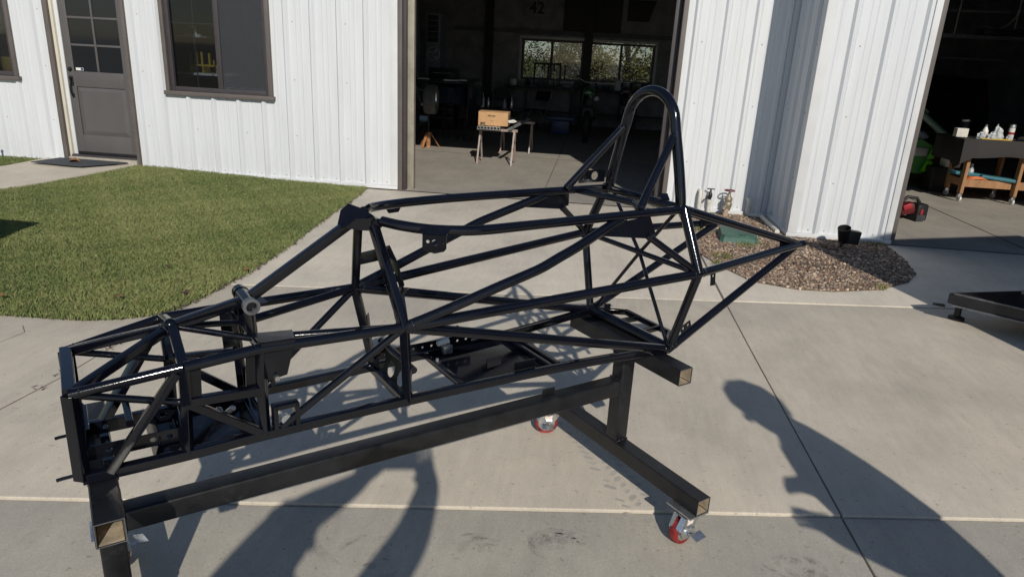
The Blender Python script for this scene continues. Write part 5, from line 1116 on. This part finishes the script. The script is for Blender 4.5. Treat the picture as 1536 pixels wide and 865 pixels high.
single('dark_tool', MB().box((5.55, 2.04, .868), (.14, .09, .05), Matrix.Rotation(-.4, 3, 'Z'), .015).tube([(5.48, 2.02, .87), (5.43, 2.0, .86)], .018, 8), 'black', 'dark hand tool lying left of the yellow power tool', 'tool', (5.55, 2.04, .84))
single('oil_bottle', MB().lathe([(.035, 0), (.035, .12), (.018, .16), (.018, .20), (.0001, .205)], (5.06, 2.18, .296), (0, 0, 1), 12), 'bag', 'clear bottle standing on the lower shelf of the cart', 'bottle', (5.06, 2.18, .296))
single('white_bin', MB().box((5.12, 2.9, .46), (.2, .2, .2), None, .01), 'white', 'white bin on the floor block behind the cart', 'bin', (5.12, 2.9, .36))
single('floor_block', MB().box((5.1, 2.95, .18), (.5, .34, .352), None, .02), 'black', 'dark crate on the floor under the white bin', 'crate', (5.1, 2.95, .004))
def cushion(c, rz, label):
    mb = MB(); mb.box((0, 0, 0), (.42, .16, .045), None, .02); rm = Matrix.Rotation(rz, 3, 'Z') @ Matrix.Rotation(.08, 3, 'Y'); mb.v = [tuple(rm @ Vector(v)+Vector(c)) for v in mb.v]
    return single('teal_pad', mb, 'teal', label, 'pad', tuple(c), None, 50)
cushion((5.02, 2.2, .36), .2, 'teal pad at the left of the lower cart shelf'); cushion((5.38, 2.13, .33), -.12, 'teal pad at the right of the lower cart shelf')
cm = MB()
for k in range(5):
    cm.tube([(5.14+.14*math.cos(a+k)*(1-.05*k), 2.12+.04*math.sin(a+k), .31+.006*k+.004*math.sin(3*a)) for a in [2*math.pi*i/22 for i in range(22)]], .006, 6, close=True)
single('cord', cm, 'orange', 'orange extension cord coiled on the lower cart shelf', 'cord', (5.14, 2.12, .305))
atv = thing('green_quad', 'bright green quad bike parked half behind the wall corner', 'quad bike', (4.75, 3.3, 0))
part('tail_panel', MB().rings([[Vector((4.62+sx*w, y, z)) for sx, z in ((-1, .30), (-.6, .22), (.7, .22), (1, .34), (.95, .62), (.4, .70), (-.5, .68), (-1, .55))] for y, w in ((3.05, .30), (3.25, .34), (3.7, .36))]), 'dgreen', atv, 30)
part('light_panel', MB().poly([(4.79, 3.0, .26), (4.92, 3.03, .24), (4.93, 3.03, .40), (4.84, 3.0, .41)], .02), 'lime', atv, 0); part('light_panel', MB().poly([(4.84, 3.0, .44), (4.93, 3.03, .44), (4.93, 3.03, .63), (4.89, 3.0, .61)], .02), 'lime', atv, 0); part('stripe', MB().poly([(4.42, 3.03, .44), (4.60, 3.03, .41), (4.61, 3.03, .425), (4.43, 3.03, .47)], .014), 'lime', atv, 0); part('stripe', MB().poly([(4.42, 3.03, .30), (4.60, 3.03, .22), (4.62, 3.03, .245), (4.46, 3.03, .32)], .014), 'lime', atv, 0)
part('vent', MB().box((4.74, 3.035, .53), (.2, .02, .12), None, .02), 'galv', atv, 40)
part('rack_bag', MB().ico((4.62, 3.3, .74), .2, 2, (1.5, 1, .5)), 'bag', atv, 30)
wheel(atv, (4.35, 3.2, .36), (.3, 1, 0), .26, .2, tm='tan', rim='black', knob=1); wheel(atv, (5.2, 3.6, .26), (1, 0, 0), .26, .2, tm='tan', rim='black')
single('sage_tube', MB().tube([(4.33, 2.95, 1.27), (5.02, 3.02, .78)], .045, 14).tube([(4.4, 2.95, 1.30), (4.7, 2.98, 1.09)], .016, 8), 'sage', 'sage green engine hoist arm slanting down behind the cart', 'hoist arm', (4.6, 3.0, .78))
bl = thing('leaf_blower', 'red and black leaf blower lying on the bay floor beside the wall corner', 'leaf blower', (3.66, .46, 0))
part('motor', MB().box((3.73, .45, .14), (.15, .17, .2), Matrix.Rotation(R(20), 3, 'Z'), .035), 'black', bl, 40); part('cover', MB().box((3.60, .45, .17), (.16, .15, .13), Matrix.Rotation(R(-15), 3, 'Y'), .04), 'dred', bl, 40); part('fuel_window', MB().box((3.58, .37, .2), (.09, .03, .06), Matrix.Rotation(R(-25), 3, 'Y'), .014), 'red', bl, 40)
part('nozzle', MB().tube([(3.55, .5, .16), (3.4, .62, .12), (3.2, .78, .09)], [.05, .045, .04], 14), 'black', bl, 50); part('label_strip', MB().box((3.74, .362, .15), (.03, .01, .06), Matrix.Rotation(R(20), 3, 'Z')), 'red', bl, 0)
for i in range(6): part('fin', MB().box((3.74, .358, .055+.011*i), (.11, .012, .004), Matrix.Rotation(R(20), 3, 'Z')), 'trailedge', bl, 0)
part('handle', MB().tube([(3.55, .45, .24), (3.60, .46, .30), (3.70, .46, .29), (3.74, .46, .24)], .018, 8), 'black', bl, 50)
ca = thing('parked_car', 'dark car tail deep inside the second bay', 'car', (6.6, 7.6, 0))
part('body', MB().rings([[Vector((6.6+sx*w, y, z)) for sx, z in ((-1, .5), (-.9, .35), (.9, .35), (1, .5), (1, 1.0), (.85, zt), (-.85, zt), (-1, 1.0))] for y, w, zt in ((6.9, .9, 1.3), (7.1, .95, 1.6), (8.4, .95, 1.65), (9.2, .9, 1.2))]), 'trailer', ca, 30)
for s in (-1, 1): part('tail_light', MB().box((6.6+s*.75, 6.93, 1.15), (.12, .06, .3), None, .02), 'dred', ca, 30); wheel(ca, (6.6+s*.8, 7.3, .34), (1, 0, 0), .34, .22, tm='rubber')
part('bumper', MB().box((6.6, 6.85, .5), (1.8, .12, .2), None, .03), 'black', ca, 30)
cbl = MB().tube([(2.3+.4*i, 5.5, 2.38-.22*math.sin(math.pi*i/12)) for i in range(13)], .006, 6); single('slack_cable', cbl, 'galv', 'pale slack cable sagging across the dark second bay', 'cable', (4.7, 5.5, 2.2))
orx = thing('overhead_rack', 'dim overhead rack of bent pipes high in the second bay', 'rack', (6.6, 5.0, 2.2))
part('beam', MB().span((5.4, 5.0, 2.20), (8.6, 5.05, 2.26)), 'trailedge', orx, 0); part('beam', MB().span((5.4, 5.3, 2.62), (8.6, 5.35, 2.66)), 'dark', orx, 0)
for x, w_ in ((6.35, .22), (6.95, .28), (7.35, .2)): part('bent_pipe', MB().tube(smooth([(x-w_, 5.0, 2.40), (x-w_*.3, 5.0, 2.36), (x+w_*.4, 5.0, 2.40), (x+w_, 5.0, 2.56), (x+w_*1.1, 5.0, 2.66)], 5), .022, 8), 'alu', orx, 50)
for x in (5.7, 6.6, 7.6): part('hanger', MB().tube([(x, 5.02, 2.26), (x, 5.02, 3.3)], .012, 6), 'galv', orx, 40)
part('tray', MB().span((6.1, 4.9, 2.265), (7.0, 5.2, 2.36), bev=.01), 'trailer', orx, 30)
single('wall_rail', MB().span((2.3, 6.8, 1.92), (7.5, 6.84, 1.96)), 'dark', 'thin horizontal rail across the back of the second bay', 'rail', (4.9, 6.8, 1.92))

bl.location.z -= .037
# ------------------------------------------------------------------ RIGHT: trailer deck and the tall box trailer out of frame
ft = thing('flat_trailer', 'low black flat trailer deck reaching in from the right', 'trailer', (3.6, -3.2, 0))
DK = [(2.44, -3.165), (5.2, -5.235), (7.0, -2.8), (4.3, -2.5)]
part('deck', MB().poly([(x, y, .185) for x, y in DK], .03, (0, 0, 1)), 'trailer', ft, 0)
def along(a, b, z0, z1, w, m, nm):
    a, b = Vector((*a, 0)), Vector((*b, 0)); n = (b-a).normalized(); n = Vector((n.y, -n.x, 0))*w
    return part(nm, MB().add([a+n+UZ*z0, b+n+UZ*z0, b-n+UZ*z0, a-n+UZ*z0, a+n+UZ*z1, b+n+UZ*z1, b-n+UZ*z1, a-n+UZ*z1], [(0, 3, 2, 1), (4, 5, 6, 7), (0, 1, 5, 4), (1, 2, 6, 5), (2, 3, 7, 6), (3, 0, 4, 7)]), m, ft, 0)
along(DK[0], DK[1], .132, .199, .012, 'trailer', 'side_rail'); along(DK[3], DK[0], .135, .1985, .010, 'trailer', 'side_rail')
along((2.456, -3.177), (3.05, -3.6225), .1995, .207, .010, 'trailedge', 'rub_strip'); along((3.10, -3.66), (5.2, -5.235), .1995, .207, .010, 'trailedge', 'rub_strip'); along((2.45, -3.19), (5.19, -5.245), .123, .1315, .016, 'trailedge', 'lower_lip')
part('tie_ring', MB().tube([(2.98, -3.60, .205), (3.0, -3.58, .235), (3.05, -3.615, .235), (3.07, -3.64, .205)], .007, 8), 'galv', ft, 50); part('hand_hook', MB().tube([(2.92, -3.56, .09), (2.955, -3.60, .05), (3.12, -3.72, .05), (3.16, -3.74, .09)], .008, 8), 'galv', ft, 50)
part('jack_foot', MB().lathe([(.05, -.003), (.05, .012), (.022, .02), (.022, .10)], (2.56, -3.08, 0), (0, 0, 1), 14, True), 'black', ft, 40); part('drop_latch', MB().poly([(2.39, -3.07, .085), (2.46, -3.10, .085), (2.47, -3.06, .085), (2.40, -3.05, .085)], .012), 'black', ft, 0)
single('work_gloves', MB().box((3.02, -3.06, .213), (.16, .05, .018), Matrix.Rotation(.2, 3, 'Z'), .007).box((3.18, -3.10, .211), (.08, .05, .014), Matrix.Rotation(-.3, 3, 'Z'), .005), 'tanpipe', 'pair of tan rags lying on the black trailer deck', 'rag', (3.02, -3.06, .2))
bt = thing('box_trailer', 'tall grey enclosed trailer parked out of frame to the right, its shadow across the driveway', 'trailer', (5.6, -6.6, 0))
e1 = Vector((2.57, 1.13, 0)).normalized(); e2 = Vector((1.13, -2.57, 0)).normalized(); Q = Vector((3.085, -4.92, 0)); W_, Ln_, Hh = 2.8, 5.2, 2.47
def bx3(a, b, c, d, z0, z1, m, nm):
    q = [Q+e1*x+e2*y for x, y in ((a, c), (b, c), (b, d), (a, d))]; return part(nm, MB().add([p+UZ*z0 for p in q]+[p+UZ*z1 for p in q], [(0, 3, 2, 1), (4, 5, 6, 7), (0, 1, 5, 4), (1, 2, 6, 5), (2, 3, 7, 6), (3, 0, 4, 7)]), m, bt, 0)
bx3(0, W_, 0, Ln_, .45, Hh-.04, 'vanw', 'body'); bx3(-.01, W_+.01, -.01, Ln_+.01, Hh-.0395, Hh, 'trailedge', 'roof'); bx3(-.02, W_+.02, -.02, Ln_+.02, .36, .4495, 'trailer', 'chassis_rail')
bx3(.15, W_/2-.02, -.03, -.003, .6, 2.4, 'vanw', 'door'); bx3(W_/2+.02, W_-.15, -.03, -.003, .6, 2.4, 'vanw', 'door'); bx3(W_/2-.06, W_/2-.03, -.06, -.031, 1.0, 2.0, 'alu', 'lock_rod')
for a in (.05, W_-.05):
    for y in (2.2, 3.0): wheel(bt, Q+e1*a+e2*y+UZ*.33, e1, .35, .22, tm='rubber')
# unseen bin left of the frame, invented to cast the shadow on the lawn
wb_ = thing('unseen_bin', 'unseen dark bin added out of frame on the lawn to cast the shadow at the left edge', 'bin', (-4.3, -4.85, 0))
bc = Vector((-4.42, -4.62, 0))
part('bin_body', MB().rings([[bc+Vector((sx*w, sy*d, z)) for sx, sy in ((-1, -1), (1, -1), (1, 1), (-1, 1))] for z, w, d in ((.12, .24, .26), (.95, .30, .33), (1.0, .31, .34))]), 'binplastic', wb_, 20)
part('lid', MB().box(bc+Vector((0, 0, 1.045)), (.66, .72, .085), None, .03), 'binplastic', wb_, 40); part('handle', MB().tube([bc+Vector((-.25, -.38, .98)), bc+Vector((.25, -.38, .98))], .018, 8), 'black', wb_, 50)
for s in (-1, 1): wheel(wb_, bc+Vector((s*.27, -.24, .12)), (1, 0, 0), .12, .05, tm='rubber', rim='black')

# ------------------------------------------------------------------ TREES beyond the rear windows
def tree(x, y, h, r, label, c1, c2, seed, n=5200):
    q = np.random.default_rng(seed); rr = random.Random(seed); t = thing('garden_tree', label, 'tree', (x, y, 0), 'trees beyond the rear windows')
    tr = MB(); tr.tube([(x, y, -.1), (x+.05, y, h*.2), (x-.04, y+.05, h*.5)], [.16, .12, .07], 10)
    part('trunk', tr, 'bark', t, 60)
    cl = []
    for i in range(16):
        a = rr.uniform(0, 6.28); d = r*rr.uniform(.25, .8); z = h*rr.uniform(.12, .95); k = 1-abs(z/h-.5)*.8; cl.append((x+math.cos(a)*d*k, y+math.sin(a)*d*k, z, r*rr.uniform(.28, .5)))
    lm = MB()
    for cx, cy, cz_, cr_ in cl[:9]: lm.tube([(x, y, max(.1, cz_*.45)), ((x+cx)/2, (y+cy)/2, cz_*.8), (cx, cy, cz_)], [.06, .04, .015], 6)
    part('limb', lm, 'bark', t, 60, kind='stuff')
    per = n//len(cl); V = []; T = []
    for cx, cy, cz_, cr_ in cl:
        d = q.normal(0, 1, (per, 3)); d /= np.linalg.norm(d, axis=1)[:, None]; p = np.array([cx, cy, cz_])+d*cr_*(q.random((per, 1))**.45)*np.array([1, 1, .85])
        s = q.uniform(.035, .085, per); u = q.normal(0, 1, (per, 3)); u /= np.linalg.norm(u, axis=1)[:, None]; v = np.cross(u, q.normal(0, 1, (per, 3))); v /= np.linalg.norm(v, axis=1)[:, None]
        V.append(np.stack([p-u*s[:, None], p+v*s[:, None]*.5, p+u*s[:, None], p-v*s[:, None]*.5], 1)); k = q.random((per, 1))*.7+.3*q.random(); T.append(np.repeat((np.array(c1)*(1-k)+np.array(c2)*k)[:, None, :], 4, 1))
    V = np.concatenate(V).reshape(-1, 3); T = np.concatenate(T).reshape(-1, 3); V[:, 2] = np.maximum(V[:, 2], .02); b0 = np.arange(len(V)//4)[:, None]*4
    F = np.concatenate([b0+np.array([0, 1, 2]), b0+np.array([0, 2, 3])]); o = np_mesh('crown', V-np.array([x, y, 0]), F, 'leaf', T, None, t)
TL = [(-5.2, 20, 5.2, 2.4, 'dense green tree at the far left of the rear windows', (.04, .075, .02), (.10, .15, .05)), (-3.3, 19.5, 4.6, 1.9, 'yellow green tree behind the left pane of the left rear window', (.07, .09, .025), (.17, .18, .06)),
      (-1.7, 23.5, 3.6, 1.7, 'olive brown bush far behind the middle of the left rear window', (.08, .075, .04), (.17, .15, .08)), (-.6, 20.5, 3.4, 1.6, 'pale brown green tree between the two rear windows', (.08, .08, .03), (.18, .16, .07)),
      (1.0, 19.5, 5.0, 2.0, 'golden green tree filling the left pane of the right rear window', (.10, .10, .025), (.24, .21, .07)), (2.7, 20.8, 5.2, 2.1, 'dark olive tree behind the right pane of the right rear window', (.05, .06, .02), (.15, .14, .05)), (4.6, 22, 5.6, 2.5, 'broad dark green tree at the far right of the rear windows', (.04, .06, .02), (.11, .13, .04)), (-7.5, 23, 6, 2.8, 'large green tree left of all the rear windows', (.04, .07, .02), (.1, .14, .04))]
for i, a in enumerate(TL): tree(*a, seed=40+i)
fb = MB()
for i in range(40): fb.box((-12+.75*i, 27.5, .9), (.72, .03, 1.8))
single('back_fence', fb, 'wood', 'distant board fence behind the trees', 'fence', (3, 27.5, 0)) if False else None

# ------------------------------------------------------------------ PEOPLE out of frame whose shadows fall on the driveway
SH = Vector((math.sin(SUN_AZ), math.cos(SUN_AZ), 0)); SL = Vector((math.cos(SUN_AZ), -math.sin(SUN_AZ), 0))
def skin_body(name, verts, edges, m, parent, root=0, sub=2):
    me = bpy.data.meshes.new(name); off = Vector(parent.location); me.from_pydata([tuple(Vector(v[0])-off) for v in verts], edges, []); o = bpy.data.objects.new(name, me); COL.objects.link(o)
    md = o.modifiers.new('skin', 'SKIN'); md.use_smooth_shade = True; sv = me.skin_vertices[0].data
    for i, v in enumerate(verts): sv[i].radius = v[1] if isinstance(v[1], tuple) else (v[1], v[1]); sv[i].use_root = (i == root)
    s = o.modifiers.new('sub', 'SUBSURF'); s.levels = sub; s.render_levels = sub
    bpy.context.view_layer.update(); nm = bpy.data.meshes.new_from_object(o.evaluated_get(bpy.context.evaluated_depsgraph_get())); bpy.data.objects.remove(o)
    nm.name = name; p = link(name, nm, m, parent, 0); nm.shade_smooth(); return p
def person(origin, label, J, hair_c, facing):
    """J: joints in (lateral, along sun heading, z) about origin"""
    O = Vector(origin); P = lambda a: O+SL*a[0]+SH*a[1]+UZ*a[2]
    t = thing('person', label, 'person', tuple(O), 'people standing outside the frame')
    V = []; E_ = []
    def add(p, r, link_=None):
        V.append((P(p), r)); i = len(V)-1
        if link_ is not None: E_.append((link_, i))
        return i
    pel = add(J['pelvis'], J.get('rp', (.15, .12))); wa = add(J['waist'], J.get('rw', (.14, .11)), pel); chs = add(J['chest'], J.get('rc', (.165, .12)), wa); rh = J.get('rh', .095); nk = add(J['neck'], .068, chs); hb_ = add(J['jaw'], rh*.85, nk); ht = add(J['head'], rh, hb_); tp = add(J['crown'], (.06, .07), ht)
    for s in ('l', 'r'):
        ar = J.get('arm', (.06, .045, .032)); k_ = 1 if s == 'l' else .8; sh = add(J['sh'+s], ar[0]*k_, chs); el_ = add(J['el'+s], ar[1]*k_, sh); wr = add(J['wr'+s], ar[2], el_); pa = add(J['pa'+s], (.042, .022), wr)
        hp_ = add(J['hip'+s], .095, pel); kn = add(J['kn'+s], .062, hp_); an_ = add(J['an'+s], .042, kn); ft_ = add(J['ft'+s], .036, an_)
        d = (Vector(J['pa'+s])-Vector(J['wr'+s])).normalized(); sd_ = d.cross(Vector((0, 1, 0)));
        if sd_.length < .1: sd_ = d.cross(Vector((1, 0, 0)))
        sd_.normalize()
        for k in range(4):
            b = Vector(J['pa'+s])+sd_*(-.03+.02*k)+d*.02; c1 = b+d*(.035+.006*(1-abs(k-1.5)))+Vector(facing)*.008; c2 = c1+d*.02+Vector(facing)*.02
            i1 = add(tuple(b), .009, pa); i2 = add(tuple(c1), .0085, i1); add(tuple(c2), .007, i2)
        b = Vector(J['wr'+s])+d*.02+sd_*.035; i1 = add(tuple(b), .011, pa); add(tuple(b+d*.03+sd_*.018), .009, i1)
    skin_body('body', V, E_, 'shirt', t)
    h = P(J['head']); hm = MB(); hm.ico(h+UZ*.03, rh_ := J.get('rh', .095)*1.04, 2, (1, 1, .98)); part('hair', hm, 'hair', t, 60)
    f_ = SL*facing[0]+SH*facing[1]+UZ*facing[2]
    fc = MB(); fc.ico(h+f_*rh_*.98-UZ*.035, .02, 1, (1, 1, 1.4)); part('nose', fc, 'skin', t, 60)
    ey = MB(); sd2 = f_.cross(UZ).normalized()
    for s in (-1, 1): ey.ico(h+f_*.078+sd2*.033*s+UZ*0, .011, 1)
    part('eyes', ey, 'white', t, 60)
    er = MB()
    for s in (-1, 1): er.ico(h+sd2*.085*s-UZ*.01, .022, 1, (.6, .6, 1.3))
    part('ears', er, 'skin', t, 60); part('mouth', MB().ico(h+f_*.075-UZ*.075, .018, 1, (1, 1, .4)), 'dred', t, 60)
    return t, P
# photographer behind the lens, arms raised around the phone
BK = -.36; UP = .36*math.tan(SUN_EL)
def b2(l, z, h=BK): return (l, h, z-h*math.tan(SUN_EL))            # joint given by where its shadow must fall
pj = dict(pelvis=b2(-.36, .62), waist=b2(-.36, .82), chest=b2(-.37, .98), neck=b2(-.40, 1.13), jaw=b2(-.39, 1.20), head=b2(-.37, 1.255), crown=b2(-.36, 1.305),
          shl=b2(-.52, 1.10), ell=b2(-.37, 1.31, -.28), wrl=b2(-.17, 1.435, -.12), pal=b2(-.10, 1.505, -.06), shr=b2(-.15, .98), elr=b2(.045, 1.24, -.28), wrr=b2(.108, 1.42, -.13), par=b2(.098, 1.50, -.06),
          hipl=b2(-.44, .58), knl=b2(-.44, .20), anl=b2(-.44, -.16), ftl=(-.44, -.24, -.01), hipr=b2(-.26, .58), knr=b2(-.24, .20), anr=b2(-.23, -.16), ftr=(-.23, -.24, -.01), arm=(.10, .082, .046), rc=(.2, .14), rw=(.18, .13))
pt, PP = person((CAM.x, CAM.y, 0), 'person holding a phone up behind the camera, arms throwing the shadow at the bottom', pj, 'hair', (.2, .9, -.3))
phn = single('phone', MB().box((0, 0, 0), (.155, .075, .008), None, .003), 'black', 'black phone held up by the person behind the camera', 'phone', tuple(CAM-fw*.016))
phn.rotation_euler = Matrix(((cr.x, cu.x, -fw.x), (cr.y, cu.y, -fw.y), (cr.z, cu.z, -fw.z))).to_euler()
for v in phn.data.vertices: v.co += Vector(phn.location)
# bent person to the right
hj = dict(pelvis=(.10, 0, .86), waist=(.085, 0, 1.06), chest=(.07, 0, 1.28), neck=(.03, 0, 1.46), jaw=(-.01, 0, 1.555), head=(.0, 0, 1.64), crown=(.015, 0, 1.70),
          shl=(.06, .15, 1.38), ell=(.02, .2, 1.12), wrl=(-.10, .10, 1.17), pal=(-.16, .05, 1.205), shr=(.07, -.15, 1.38), elr=(.0, -.2, 1.04), wrr=(-.15, -.10, 1.10), par=(-.215, -.06, 1.12),
          hipl=(.11, .1, .82), knl=(.09, .11, .45), anl=(.12, .11, .09), ftl=(-.02, .11, .01), hipr=(.11, -.1, .82), knr=(.12, -.11, .45), anr=(.16, -.11, .09), ftr=(.02, -.11, .01), rp=(.23, .23), rw=(.255, .24), rc=(.24, .23), arm=(.11, .095, .062), rh=.132)
person((1.6067, -7.1888, -.024), 'person standing right of the camera looking down at their hands, seen as a shadow', hj, 'hair', (-.9, 0, -.25))
